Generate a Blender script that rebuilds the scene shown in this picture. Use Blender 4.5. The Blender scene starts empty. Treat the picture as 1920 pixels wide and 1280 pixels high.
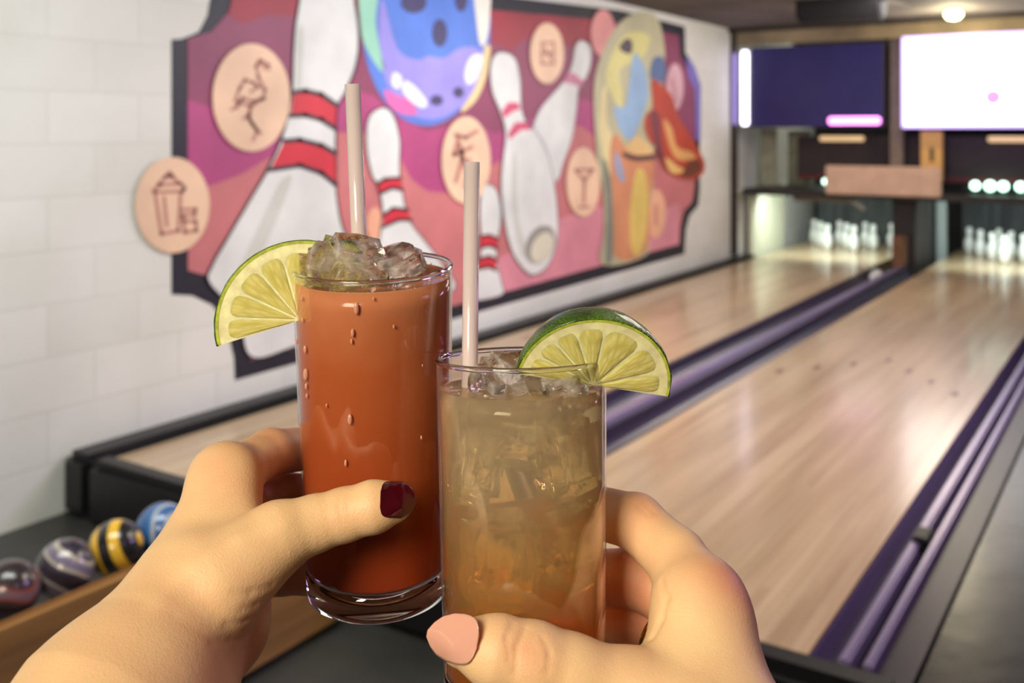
import bpy, bmesh, math, random
import numpy as np
from mathutils import Vector, Matrix, geometry, noise as mnoise

# ------------------------------------------------------------------ camera, world, lights, exposure
F, U0, V0, HE = 1880.0, 960.0, 245.0, 1.45          # focal length and horizon in pixels of the 1920x1280 frame, eye height
TH = math.atan(1220.0 / F); CT, ST = math.cos(TH), math.sin(TH)
RT = Vector((CT, ST, 0)); FW = Vector((-ST, CT, 0)); UP = Vector((0, 0, 1)); EYE = Vector((0, 0, HE))
scn = bpy.context.scene
cd = bpy.data.cameras.new('camera'); cam = bpy.data.objects.new('camera', cd); scn.collection.objects.link(cam)
cam.location = EYE; cam.rotation_euler = (math.pi / 2, 0, TH)
cd.sensor_width = 36; cd.lens = F / 1920 * 36; cd.shift_y = -(640 - V0) / 1920; cd.clip_start = 0.02
cd.dof.use_dof = True; cd.dof.focus_distance = 0.392; cd.dof.aperture_fstop = 12
scn.camera = cam
scn.view_settings.view_transform = 'Standard'; scn.view_settings.look = 'None'
scn.view_settings.gamma = 1; scn.view_settings.use_curve_mapping = False; scn.view_settings.exposure = 0.8
w = bpy.data.worlds.new('world'); scn.world = w; w.use_nodes = True
w.node_tree.nodes['Background'].inputs[0].default_value = (0.62, 0.60, 0.62, 1)
w.node_tree.nodes['Background'].inputs[1].default_value = 0.10
scn.cycles.max_bounces = 26; scn.cycles.transmission_bounces = 24; scn.cycles.transparent_max_bounces = 32
scn.cycles.sample_clamp_indirect = 6.0

def area(name, loc, size, power, col, target=None, sizey=None, spread=None):
    l = bpy.data.lights.new(name, 'AREA'); l.energy = power; l.color = col; l.size = size
    if sizey: l.shape = 'RECTANGLE'; l.size_y = sizey
    if spread: l.spread = spread
    o = bpy.data.objects.new(name, l); scn.collection.objects.link(o); o.location = loc
    d = (Vector(target) - Vector(loc)) if target else Vector((0, 0, -1))
    o.rotation_euler = d.to_track_quat('-Z', 'Y').to_euler()
    return o
area('overhead_light', (-0.1, -1.25, 2.15), 0.65, 25, (1, .88, .70), (-.1, .45, 1.3))  # unseen key light added behind the viewer to light hands and drinks frontally
area('overhead_light', (-1.9, 1.2, 2.4), 1.2, 38, (.95, 1, .95), (-3.5, 2.6, 1.2))
area('overhead_light', (-2.0, 4.6, 2.4), 1.4, 42, (.98, .99, .96), (-3.5, 5.2, 1.2))
area('overhead_light', (-1.7, 7.6, 2.4), 1.2, 30, (1, .93, .88), (-3.5, 7.8, 1.0))
area('overhead_light', (-0.9, 3.6, 2.4), 1.2, 27, (1, .90, .74), (-1.3, 3.6, 0))
area('violet_light', (1.1, 4.6, 2.3), 0.9, 34, (.72, .42, 1.0), (-.9, 4.5, .2))
area('violet_light', (1.0, 1.4, 2.2), 0.5, 2.5, (.9, .5, .9), (0.1, .4, 1.2))
area('pin_spot', (-2.75, 9.78, .80), 1.0, 10, (.84, 1, .93), (-2.8, 10.45, .2), .12)
area('pin_spot', (-1.2, 9.78, .80), 1.0, 10, (.84, 1, .93), (-1.2, 10.45, .2), .12)
area('pit_light', (-2.9, 11.3, 2.2), .8, 4, (.9, .95, .8), (-3.3, 10.6, 1.0))

# ------------------------------------------------------------------ helpers
def P(u, v, d):                                     # pixel of the photograph + depth in metres -> world point
    return EYE + RT * ((u - U0) * d / F) + FW * d + UP * ((V0 - v) * d / F)
def C3(x, d, z): return EYE + RT * x + FW * d + UP * z
def lin(c):
    def f(x):
        x /= 255.0
        return x / 12.92 if x <= .04045 else ((x + .055) / 1.055) ** 2.4
    return (f(c[0]), f(c[1]), f(c[2]), 1)
MC = {}
def mat(name, col=(128, 128, 128), rough=.6, metal=0, emit=None, es=0, coat=0, spec=None, var=0, vs=8, bump=0, bs=60, stretch=None, sss=0, sssr=.004, trans=0, ior=1.45):
    if name in MC: return MC[name]
    m = bpy.data.materials.new(name); m.use_nodes = True; nt = m.node_tree; b = nt.nodes['Principled BSDF']
    b.inputs['Base Color'].default_value = lin(col); b.inputs['Roughness'].default_value = rough; b.inputs['Metallic'].default_value = metal
    b.inputs['Coat Weight'].default_value = coat; b.inputs['Coat Roughness'].default_value = .08; b.inputs['IOR'].default_value = ior
    b.inputs['Transmission Weight'].default_value = trans
    if spec is not None: b.inputs['Specular IOR Level'].default_value = spec
    if sss:
        b.inputs['Subsurface Weight'].default_value = sss; b.inputs['Subsurface Radius'].default_value = (1, .4, .2); b.inputs['Subsurface Scale'].default_value = sssr
    if emit: b.inputs['Emission Color'].default_value = lin(emit); b.inputs['Emission Strength'].default_value = es
    if var or bump:
        tc = nt.nodes.new('ShaderNodeTexCoord'); mp = nt.nodes.new('ShaderNodeMapping'); nt.links.new(tc.outputs['Object'], mp.inputs[0])
        if stretch: mp.inputs['Scale'].default_value = stretch
        if var:
            n = nt.nodes.new('ShaderNodeTexNoise'); n.inputs['Scale'].default_value = vs; n.inputs['Detail'].default_value = 4; nt.links.new(mp.outputs[0], n.inputs[0])
            r = nt.nodes.new('ShaderNodeValToRGB'); nt.links.new(n.outputs[0], r.inputs[0])
            r.color_ramp.elements[0].position = .3; r.color_ramp.elements[1].position = .7
            r.color_ramp.elements[0].color = lin([max(0, c * (1 - var)) for c in col]); r.color_ramp.elements[1].color = lin([min(255, c * (1 + var)) for c in col])
            nt.links.new(r.outputs[0], b.inputs['Base Color'])
        if bump:
            n2 = nt.nodes.new('ShaderNodeTexNoise'); n2.inputs['Scale'].default_value = bs; n2.inputs['Detail'].default_value = 3; nt.links.new(mp.outputs[0], n2.inputs[0])
            bp = nt.nodes.new('ShaderNodeBump'); bp.inputs['Strength'].default_value = bump; bp.inputs['Distance'].default_value = .002
            nt.links.new(n2.outputs[0], bp.inputs['Height']); nt.links.new(bp.outputs[0], b.inputs['Normal'])
    MC[name] = m; return m
def props(o, label=None, cat=None, group=None, kind=None):
    if label: o['label'] = label
    if cat: o['category'] = cat
    if group: o['group'] = group
    if kind: o['kind'] = kind
    return o
def empty(name, loc, label, cat, group=None):
    o = bpy.data.objects.new(name, None); scn.collection.objects.link(o); o.location = loc; o.empty_display_size = .05
    return props(o, label, cat, group)
def link(name, me, parent=None, base=None):
    """world-space mesh -> object whose origin is at base (or its parent's origin)"""
    o = bpy.data.objects.new(name, me); scn.collection.objects.link(o)
    if parent is not None:
        off = Vector(parent['_w']) if '_w' in parent else parent.location.copy(); base = off
        o.parent = parent; o['_w'] = list(base)
    else:
        if base is None:
            vs = [v.co for v in me.vertices]
            base = Vector((sum(v.x for v in vs) / len(vs), sum(v.y for v in vs) / len(vs), min(v.z for v in vs)))
        o.location = base; o['_w'] = list(base)
    me.transform(Matrix.Translation(-Vector(base)))
    return o
def bmo(name, bm, m, parent=None, base=None, smooth=False, bevel=0):
    me = bpy.data.meshes.new(name)
    if bevel: bmesh.ops.bevel(bm, geom=bm.edges[:], offset=bevel, segments=2, affect='EDGES', clamp_overlap=True)
    bm.normal_update(); bm.to_mesh(me); bm.free()
    if m: me.materials.append(m)
    if smooth: me.polygons.foreach_set('use_smooth', [True] * len(me.polygons))
    return link(name, me, parent, base)
def box(bm, x0, x1, y0, y1, z0, z1):
    r = bmesh.ops.create_cube(bm, size=1)
    for v in r['verts']: v.co = Vector(((x0 + x1) / 2 + v.co.x * (x1 - x0), (y0 + y1) / 2 + v.co.y * (y1 - y0), (z0 + z1) / 2 + v.co.z * (z1 - z0)))
    return bm
def bx(*a): return box(bmesh.new(), *a)
def prism(bm, prof, y0, y1):                         # closed XZ profile swept along Y
    a = [bm.verts.new((x, y0, z)) for x, z in prof]; b = [bm.verts.new((x, y1, z)) for x, z in prof]; n = len(prof)
    for i in range(n): bm.faces.new((a[i], a[(i + 1) % n], b[(i + 1) % n], b[i]))
    bm.faces.new(a[::-1]); bm.faces.new(b); bmesh.ops.recalc_face_normals(bm, faces=bm.faces[:]); return bm
def lathe(bm, prof, base, axis, n=64, closed=False): # prof: (r, h) along axis
    axis = Vector(axis).normalized(); e1 = axis.orthogonal().normalized(); e2 = axis.cross(e1); rings = []
    for r, h in prof:
        c = Vector(base) + axis * h
        if r < 1e-6: rings.append([bm.verts.new(c)])
        else: rings.append([bm.verts.new(c + (e1 * math.cos(2 * math.pi * k / n) + e2 * math.sin(2 * math.pi * k / n)) * r) for k in range(n)])
    prs = list(zip(rings, rings[1:])) + ([(rings[-1], rings[0])] if closed else [])
    for a, b in prs:
        for k in range(n):
            k2 = (k + 1) % n
            if len(a) == 1 and len(b) == 1: continue
            if len(a) == 1: bm.faces.new((a[0], b[k], b[k2]))
            elif len(b) == 1: bm.faces.new((a[k], b[0], a[k2]))
            else: bm.faces.new((a[k], b[k], b[k2], a[k2]))
    bmesh.ops.recalc_face_normals(bm, faces=bm.faces[:]); return bm
def tube(bm, pts, r, n=10):
    pts = [Vector(p) for p in pts]; rings = []; e1 = None
    for i, p in enumerate(pts):
        t = (pts[min(i + 1, len(pts) - 1)] - pts[max(i - 1, 0)]).normalized()
        e1 = t.orthogonal().normalized() if e1 is None else (e1 - t * e1.dot(t)).normalized()
        e2 = t.cross(e1); rr = r[i] if isinstance(r, (list, tuple)) else r
        rings.append([bm.verts.new(p + (e1 * math.cos(2 * math.pi * k / n) + e2 * math.sin(2 * math.pi * k / n)) * rr) for k in range(n)])
    for a, b in zip(rings, rings[1:]):
        for k in range(n): bm.faces.new((a[k], a[(k + 1) % n], b[(k + 1) % n], b[k]))
    bm.faces.new(rings[0][::-1]); bm.faces.new(rings[-1]); bmesh.ops.recalc_face_normals(bm, faces=bm.faces[:]); return bm

# ------------------------------------------------------------------ room shell
WX, CZ, LZ = -3.5, 2.43, 0.21
def wall_mat():
    m = bpy.data.materials.new('painted_block'); m.use_nodes = True; nt = m.node_tree; b = nt.nodes['Principled BSDF']
    tc = nt.nodes.new('ShaderNodeTexCoord'); sp = nt.nodes.new('ShaderNodeSeparateXYZ'); cb = nt.nodes.new('ShaderNodeCombineXYZ')
    nt.links.new(tc.outputs['Object'], sp.inputs[0]); nt.links.new(sp.outputs['Y'], cb.inputs['X']); nt.links.new(sp.outputs['Z'], cb.inputs['Y'])
    br = nt.nodes.new('ShaderNodeTexBrick'); nt.links.new(cb.outputs[0], br.inputs[0])
    br.inputs['Color1'].default_value = lin((226, 226, 220)); br.inputs['Color2'].default_value = lin((219, 219, 212)); br.inputs['Mortar'].default_value = lin((213, 213, 206))
    br.inputs['Scale'].default_value = 1; br.inputs['Brick Width'].default_value = .40; br.inputs['Row Height'].default_value = .20; br.inputs['Mortar Size'].default_value = .006; br.inputs['Mortar Smooth'].default_value = .6
    n = nt.nodes.new('ShaderNodeTexNoise'); n.inputs['Scale'].default_value = 2.2; n.inputs['Detail'].default_value = 5; nt.links.new(tc.outputs['Object'], n.inputs[0])
    mx = nt.nodes.new('ShaderNodeMix'); mx.data_type = 'RGBA'; mx.blend_type = 'MULTIPLY'; mx.inputs[0].default_value = .35
    r = nt.nodes.new('ShaderNodeValToRGB'); r.color_ramp.elements[0].position = .35; r.color_ramp.elements[0].color = (.78, .78, .72, 1); r.color_ramp.elements[1].position = .6; r.color_ramp.elements[1].color = (1, 1, 1, 1)
    nt.links.new(n.outputs[0], r.inputs[0]); nt.links.new(br.outputs['Color'], mx.inputs[6]); nt.links.new(r.outputs[0], mx.inputs[7]); nt.links.new(mx.outputs[2], b.inputs['Base Color'])
    n2 = nt.nodes.new('ShaderNodeTexNoise'); n2.inputs['Scale'].default_value = 60; nt.links.new(tc.outputs['Object'], n2.inputs[0])
    ad = nt.nodes.new('ShaderNodeMath'); ad.operation = 'MULTIPLY_ADD'; ad.inputs[1].default_value = .3; nt.links.new(n2.outputs[0], ad.inputs[0])
    iv = nt.nodes.new('ShaderNodeMath'); iv.operation = 'SUBTRACT'; iv.inputs[0].default_value = 1; nt.links.new(br.outputs['Fac'], iv.inputs[1]); nt.links.new(iv.outputs[0], ad.inputs[2])
    bp = nt.nodes.new('ShaderNodeBump'); bp.inputs['Strength'].default_value = .22; bp.inputs['Distance'].default_value = .005
    nt.links.new(ad.outputs[0], bp.inputs['Height']); nt.links.new(bp.outputs[0], b.inputs['Normal']); b.inputs['Roughness'].default_value = .55
    return m
WALL = wall_mat()
def struct(name, bm, m, **k): return props(bmo(name, bm, m, **k), kind='structure')
dark_floor = mat('dark_floor', (62, 62, 58), .45, var=.12, vs=5, bump=.1)
struct('floor', bx(WX - .2, 4.2, -3, 12.2, -.1, 0), dark_floor)
struct('wall_left', bx(WX - .15, WX, -3, 12.2, 0, 2.6), WALL)
struct('wall_right', bx(4, 4.15, -3, 12.2, 0, 2.6), mat('warm_wall', (120, 105, 95), .8, var=.08))
struct('wall_back', bx(WX, 4, -3.15, -3, 0, 2.6), mat('back_wall_paint', (150, 140, 128), .8, var=.08))
struct('wall_far', bx(WX, 4, 12.05, 12.2, 0, 2.6), mat('pit_black', (34, 30, 30), .8, var=.2))
struct('ceiling', bx(WX, 4, -3, 12.2, CZ, CZ + .12), mat('ceiling_paint', (92, 84, 78), .85, var=.15, vs=2))
struct('trim_1', bx(WX + .01, 4, 9.30, 9.36, 2.27, CZ), mat('header_taupe', (128, 114, 92), .7, var=.15, vs=3))
struct('trim_2', bx(WX + .002, WX + .05, 9.26, 9.34, .25, CZ), mat('post_dark', (52, 44, 38), .6))

# ------------------------------------------------------------------ mural on the left wall (flat paint, traced in wall coordinates)
def wallpt(u, v, k=0):
    d = F * (-WX) / (CT * (2180 - u)); y = (d + ST * WX) / CT; return Vector((WX + .0012 + k * .0011, y, HE - (v - V0) * d / F))
def smooth_poly(pts, n=6):
    out = []; N = len(pts)
    for i in range(N):
        p0, p1, p2, p3 = [Vector(pts[(i + j) % N]) for j in (-1, 0, 1, 2)]
        for k in range(n):
            t = k / n; out.append(.5 * ((2 * p1) + (p2 - p0) * t + (2 * p0 - 5 * p1 + 4 * p2 - p3) * t * t + (3 * p1 - p0 - 3 * p2 + p3) * t ** 3))
    return out
def paint(name, pts, col, k, parent, sm=False, label=None, rough=.5, var=.06):
    pts = [Vector((p[0], p[1])) for p in pts]
    if sm: pts = smooth_poly(pts)
    pts = [p for i, p in enumerate(pts) if (p - pts[i - 1]).length > .05]
    tri = geometry.tessellate_polygon([[Vector((p.x, p.y, 0)) for p in pts]])
    bm = bmesh.new(); vs = [bm.verts.new(wallpt(p.x, p.y, k)) for p in pts]
    for t in tri:
        try: bm.faces.new([vs[i] for i in t])
        except ValueError: pass
    bmesh.ops.recalc_face_normals(bm, faces=bm.faces[:])
    for f in bm.faces:
        f.normal_update()
        if f.normal.x < 0: f.normal_flip()
    o = bmo(name, bm, mat('paint_%d_%d_%d' % tuple(col), col, rough, var=var, vs=3), parent)
    if label: o['label'] = label
    return o
def ell(cx, cy, rx, ry, n=40, a=0):
    return [(cx + rx * math.cos(t) * math.cos(a) - ry * math.sin(t) * math.sin(a), cy + rx * math.cos(t) * math.sin(a) + ry * math.sin(t) * math.cos(a)) for t in [2 * math.pi * i / n for i in range(n)]]
def stroke(name, lines, wd, col, k, parent, label=None):
    bm = bmesh.new()
    for ln in lines:
        pts = [Vector(p) for p in ln]
        for a, b in zip(pts, pts[1:]):
            t = (b - a).normalized() * (wd * .5); nrm = Vector((-t.y, t.x)); q = [a - t + nrm * .98, b + t + nrm * .98, b + t - nrm * .98, a - t - nrm * .98]
            f = bm.faces.new([bm.verts.new(wallpt(p.x, p.y, k)) for p in q]); f.normal_update()
            if f.normal.x < 0: f.normal_flip()
    o = bmo(name, bm, mat('paint_%d_%d_%d' % tuple(col), col, .5, var=.06, vs=3), parent)
    if label: o['label'] = label
    return o
mur = empty('wall_mural', (WX, 5.4, .5), 'large pink and purple mural of bowling pins painted on the white block wall', 'mural')
NAVY = (38, 36, 48)
paint('border', [(321, 74), (340, 73), (372, 60), (388, 30), (398, -30), (398, -75), (1160, 19), (1239, 38), (1284, 50), (1285, 98), (1298, 118), (1312, 160), (1312, 355), (1309, 385), (1293, 404), (1286, 430), (1283, 476), (440, 713), (438, 670), (424, 610), (398, 572), (360, 554), (321, 552)], NAVY, 0, mur, label='near black painted border with notched corners')
field = [(351, 72), (395, 60), (430, 20), (440, -25), (1150, 40), (1235, 58), (1272, 66), (1274, 105), (1290, 135), (1302, 170), (1302, 350), (1298, 378), (1282, 395), (1275, 425), (1273, 458), (470, 676), (466, 640), (448, 570), (408, 522), (352, 507)]
paint('background', field, (194, 116, 118), 1, mur, label='salmon pink painted ground')
paint('colour_band', [(870, 560), (905, 500), (960, 470), (1050, 410), (1120, 385), (1180, 420), (1273, 380), (1273, 457), (870, 568)], (212, 138, 152), 2, mur)
paint('colour_band', [(351, 180), (395, 195), (430, 150), (560, 200), (700, 150), (900, 230), (1110, 160), (1230, 200), (1302, 230), (1302, 322), (1270, 300), (1225, 250), (1120, 260), (1085, 235), (1050, 245), (960, 290), (930, 305), (890, 335), (845, 362), (800, 358), (770, 335), (735, 270), (690, 248), (630, 249), (560, 270), (502, 296), (452, 326), (391, 349), (351, 346)], (172, 72, 122), 2, mur, label='magenta painted wave')
paint('colour_band', [(351, 72), (395, 60), (430, 20), (440, -25), (1150, 40), (1235, 58), (1272, 66), (1274, 105), (1290, 135), (1302, 170), (1302, 262), (1240, 225), (1190, 180), (1110, 190), (1060, 180), (1000, 220), (930, 250), (880, 230), (800, 245), (740, 215), (700, 180), (640, 160), (590, 178), (520, 215), (430, 215), (388, 198), (351, 186)], (138, 66, 96), 3, mur, label='plum painted wave')
paint('colour_band', [(425, 30), (440, -25), (1150, 40), (1130, 90), (1060, 85), (985, 70), (960, 95), (925, 80), (800, 40), (700, 60), (560, 30), (500, 28), (455, 45)], (150, 50, 66), 4, mur, label='dark red painted wave')
WHT, GRY, RED, BLK = (216, 217, 215), (196, 198, 190), (200, 52, 66), (44, 38, 46)
def pinpic(outline, bands, lines, k, label, lw=5, hl=None, bandcol=RED, edge=None):
    ow = smooth_poly(outline); cx = sum(p.x for p in ow) / len(ow); cy = sum(p.y for p in ow) / len(ow)
    o = paint('pin_picture', ow, WHT, k + 1, mur, label=label)
    ol = [tuple(p) for p in ow] + [tuple(ow[0])]
    stroke('outline', [ol], lw, edge or (96, 84, 92), k + .5, o)
    for b in bands: paint('stripe', b, bandcol, k + 2, o, sm=False)
    for b in (hl or []): paint('shading', b, GRY, k + 1.5, o, sm=True)
    if lines: stroke('stripe_edge', lines, lw * 1.1, edge or BLK, k + 3, o)
    return o
pinpic([(575, -25), (556, 30), (550, 90), (548, 150), (545, 190), (530, 252), (503, 315), (468, 375), (430, 440), (396, 500), (392, 530), (445, 590), (470, 668), (560, 645), (700, 605), (720, 560), (668, 480), (640, 430), (628, 370), (626, 310), (626, 250), (629, 200), (645, 170), (664, 120), (669, 70), (662, 10), (650, -25)],
       [[(548, 173), (570, 170), (600, 177), (629, 197), (626, 241), (600, 224), (570, 216), (542, 217)], [(531, 264), (560, 262), (600, 272), (626, 287), (627, 346), (600, 324), (560, 310), (504, 318)]],
       [[(548, 173), (570, 170), (600, 177), (629, 197)], [(542, 217), (570, 216), (600, 224), (626, 241)], [(531, 264), (560, 262), (600, 272), (626, 287)], [(504, 318), (560, 310), (600, 324), (627, 346)]], 5,
       'largest painted pin with two red bands', 8, [[(520, 345), (545, 335), (500, 450), (460, 520), (440, 520), (480, 430)], [(556, 60), (566, 60), (562, 160), (553, 160)]], edge=(60, 52, 62))
pinpic([(711, 203), (692, 217), (686, 245), (688, 290), (697, 330), (706, 345), (716, 390), (712, 440), (705, 490), (720, 540), (790, 560), (850, 540), (830, 500), (800, 460), (765, 415), (755, 380), (748, 340), (746, 310), (747, 265), (738, 225), (727, 207)],
       [[(704, 343), (720, 335), (748, 333), (752, 356), (733, 352), (710, 360)], [(716, 402), (735, 390), (762, 393), (768, 412), (745, 412), (716, 425)]],
       [[(706, 343), (720, 335), (748, 333)], [(712, 362), (733, 352), (752, 356)], [(717, 402), (735, 390), (762, 393)], [(716, 425), (745, 412), (768, 412)]], 5, 'painted pin behind the left straw', 5)
pinpic([(915, 346), (905, 352), (899, 380), (899, 420), (901, 450), (898, 490), (885, 530), (880, 562), (938, 552), (938, 530), (929, 490), (930, 455), (936, 420), (937, 390), (929, 358)],
       [[(901, 442), (915, 440), (930, 446), (930, 466), (915, 460), (900, 464)], [(899, 484), (915, 480), (929, 486), (928, 506), (914, 500), (895, 504)]],
       [[(901, 442), (915, 440), (930, 446)], [(900, 464), (915, 460), (930, 466)], [(899, 484), (915, 480), (929, 486)], [(895, 504), (914, 500), (928, 506)]], 5, 'small painted pin right of the right straw', 4)
pinpic([(1088, 76), (1077, 88), (1073, 113), (1064, 140), (1048, 162), (1015, 200), (999, 235), (994, 280), (1010, 320), (1040, 340), (1056, 300), (1071, 255), (1079, 200), (1083, 165), (1097, 145), (1106, 115), (1105, 88)],
       [[(1061, 139), (1072, 135), (1092, 152), (1086, 164), (1072, 158), (1055, 154)]], [[(1063, 146), (1088, 160)]], 5, 'painted pin leaning right, highest one', 4, bandcol=(206, 120, 150), edge=(170, 140, 155))
pinpic([(938, 98), (922, 108), (917, 135), (922, 175), (937, 212), (946, 250), (941, 300), (938, 350), (945, 420), (960, 475), (984, 508), (1000, 514), (1022, 500), (1038, 465), (1043, 420), (1037, 350), (1024, 290), (1003, 250), (984, 230), (974, 200), (972, 150), (962, 110)],
       [[(938, 208), (950, 192), (968, 192), (974, 205), (960, 208), (942, 222)], [(950, 250), (962, 230), (982, 228), (994, 244), (975, 243), (952, 262)]],
       None, 8, 'tall tilted painted pin showing its round base', 4, [[(958, 300), (966, 290), (968, 400), (985, 470), (975, 475), (958, 400)]], bandcol=(204, 82, 116), edge=(140, 128, 134))
bo = paint('pin_base_picture', ell(1010, 458, 26, 38, a=.45), (150, 146, 140), 11, mur, label='grey ring of the tilted pin base'); paint('inner_base', ell(1013, 464, 19, 30, a=.45), (204, 200, 180), 12, bo)
ball = paint('ball_picture', ell(797, 42, 121, 194), (88, 124, 208), 6, mur, label='blue and lavender painted bowling ball')
paint('shading', [(716, 0), (742, 90), (780, 112), (800, 105), (830, 108), (860, 90), (890, 90), (905, 110), (880, 185), (855, 205), (820, 222), (770, 215), (725, 160), (712, 100), (708, 40)], (152, 142, 222), 7, ball, sm=True)
paint('highlight', [(672, -20), (705, -20), (702, 40), (710, 90), (718, 135), (700, 118), (680, 80), (673, 40)], (150, 204, 182), 7, ball, sm=True, label='mint green edge of the ball')
paint('highlight', [(718, 168), (740, 178), (765, 188), (780, 212), (755, 215), (728, 200)], (216, 106, 172), 8, ball, sm=True, label='pink patch of the ball')
for h in ([(735, 136), (750, 145), (745, 166), (732, 158)], [(756, 152), (775, 162), (797, 190), (790, 202), (768, 190), (752, 170)], [(888, 102), (903, 108), (890, 148), (874, 158), (868, 140), (875, 115)]): paint('highlight', h, (236, 238, 240), 9, ball, sm=True)
paint('highlight', [(887, -30), (916, -30), (914, 50), (906, 84), (897, 80), (891, 40)], (232, 226, 214), 8, ball, sm=True)
paint('highlight', [(906, 88), (917, 90), (910, 140), (892, 185), (866, 210), (864, 202), (885, 170), (900, 130)], (226, 202, 150), 8, ball, sm=True, label='straw yellow edge of the ball')
for h in (ell(822, 62, 14, 26), ell(816, 188, 12, 10), ell(857, 173, 10, 10), ell(773, 5, 24, 20), ell(862, -2, 12, 24)): paint('finger_hole', h, (70, 66, 104), 9, ball)
PEA, ICON = (230, 194, 164), (180, 118, 110)
def badge(cx, cy, rx, ry, label, icon=None, lw=6, col=PEA, k=13):
    o = paint('badge', ell(cx, cy, rx, ry), col, k, mur, label=label)
    if icon: stroke('icon', icon, lw, ICON, k + 1, o)
badge(467, 183, 73, 101, 'peach badge with a flamingo line drawing', [[(492, 128), (482, 114), (476, 124), (480, 145), (492, 168), (490, 185), (470, 190), (450, 184), (440, 200), (430, 205)], [(488, 115), (498, 122), (500, 130)], [(470, 155), (455, 150), (445, 165), (436, 190)], [(470, 155), (480, 162), (466, 172)], [(440, 190), (466, 200), (486, 186)], [(465, 198), (462, 222), (478, 245), (470, 262)], [(462, 222), (470, 235), (484, 250)], [(452, 222), (464, 212)]])
badge(319, 384, 70, 90, 'peach badge with a cocktail shaker line drawing', [[(283, 356), (296, 346), (334, 344), (341, 352), (338, 358), (284, 360)], [(292, 345), (305, 332), (318, 331), (330, 342)], [(306, 330), (313, 324), (320, 330)], [(286, 362), (298, 438), (330, 432), (334, 360)], [(303, 370), (308, 422)], [(336, 392), (362, 392), (360, 402), (338, 403), (340, 414), (362, 414), (364, 432), (342, 435), (340, 416)]])
badge(870, 300, 46, 82, 'peach badge with a clinking toast line drawing', [[(850, 252), (868, 258), (890, 246)], [(855, 256), (848, 290), (880, 276)], [(858, 270), (862, 300), (850, 340)], [(875, 300), (868, 350)], [(862, 282), (870, 320)]], 7)
badge(1022, 100, 32, 57, 'peach badge right of the ball', [[(1012, 80), (1034, 80), (1034, 120), (1012, 120), (1012, 82)], [(1012, 100), (1034, 100)], [(1018, 90), (1028, 110)]], 4)
badge(1090, 341, 32, 65, 'peach badge beside the tilted pin', [[(1075, 318), (1108, 318), (1092, 338), (1076, 320)], [(1092, 338), (1091, 380)], [(1083, 388), (1100, 388)]], 5)
badge(1128, 62, 23, 44, 'half covered pink badge at the mural top', col=(222, 150, 148), k=10)
badge(1264, 163, 16, 44, 'pale pink badge under the top right corner', [[(1258, 150), (1266, 190)]], 4, col=(214, 172, 182), k=6)
badge(1228, 400, 19, 46, 'peach badge right of the painted bird', [[(1228, 385), (1228, 420)]], 5, col=(226, 172, 140), k=6)
badge(702, 420, 16, 32, 'sliver of a peach badge behind a pin', col=(230, 170, 140), k=4)
an = paint('animal_picture', [(1180, 28), (1160, 42), (1140, 70), (1122, 110), (1112, 150), (1110, 200), (1113, 250), (1117, 300), (1128, 360), (1130, 430), (1128, 496), (1210, 477), (1212, 420), (1222, 350), (1222, 290), (1234, 250), (1244, 200), (1240, 150), (1244, 100), (1236, 50), (1222, 26), (1200, 22)], (186, 182, 150), 11, mur, label='painted animal head and neck in yellow, blue and orange', sm=True)
kk = 11.9
for pts, c in (([(1150, 90), (1180, 60), (1215, 70), (1200, 110), (1160, 130), (1165, 180), (1160, 205), (1140, 170), (1132, 140)], (214, 208, 140)),
               ([(1186, 100), (1206, 130), (1212, 180), (1196, 230), (1178, 262), (1158, 240), (1148, 200), (1168, 200), (1176, 160)], (148, 180, 214)),
               ([(1124, 180), (1134, 160), (1136, 230), (1150, 270), (1140, 330), (1128, 300), (1120, 240)], (228, 214, 160)),
               ([(1150, 250), (1180, 285), (1222, 290), (1216, 380), (1208, 470), (1150, 480), (1146, 380), (1140, 290)], (208, 142, 104)),
               ([(1190, 320), (1208, 330), (1212, 400), (1200, 470), (1182, 470), (1178, 400)], (222, 194, 108)),
               ([(1150, 285), (1160, 300), (1168, 335), (1160, 340), (1150, 315)], (150, 160, 190)),
               ([(1222, 110), (1240, 108), (1246, 140), (1236, 155), (1216, 145)], (92, 110, 150)),
               ([(1172, 72), (1182, 80), (1180, 100), (1166, 98), (1158, 88)], (82, 70, 84)),
               ([(1128, 300), (1140, 330), (1146, 400), (1146, 480), (1132, 490), (1134, 400)], (130, 132, 120)),
               ([(1180, 265), (1194, 255), (1210, 270), (1222, 285), (1196, 290), (1170, 280)], (226, 190, 130)),
               ([(1165, 285), (1190, 292), (1222, 290), (1226, 298), (1190, 302), (1166, 294)], (96, 66, 66))): kk += .12; paint('colour_patch', pts, c, kk, an, sm=True)
kk = 14.8
pr = paint('orange_figure', [(1218, 150), (1236, 158), (1256, 180), (1268, 215), (1285, 245), (1306, 280), (1318, 305), (1314, 326), (1296, 336), (1262, 330), (1240, 310), (1232, 280), (1216, 268), (1205, 240), (1208, 215), (1220, 200)], (176, 70, 50), 14.6, mur, sm=True, label='orange and rust red painted shape reaching past the border')
for pts, c in (([(1240, 225), (1256, 240), (1266, 275), (1292, 285), (1300, 296), (1270, 300), (1254, 280)], (214, 160, 100)),
               ([(1245, 295), (1268, 312), (1280, 320), (1262, 326), (1250, 318)], (216, 176, 110)),
               ([(1286, 305), (1308, 300), (1312, 318), (1296, 330), (1276, 330)], (110, 60, 44)),
               ([(1216, 210), (1232, 214), (1236, 260), (1240, 300), (1226, 280), (1218, 240)], (120, 60, 66))): kk += .12; paint('colour_patch', pts, c, kk, pr, sm=True)
paint('colour_band', [(1285, 105), (1300, 122), (1313, 160), (1312, 262), (1303, 262), (1302, 170), (1288, 140)], (120, 108, 190), 5, mur, label='violet blue edge at the right')

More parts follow.
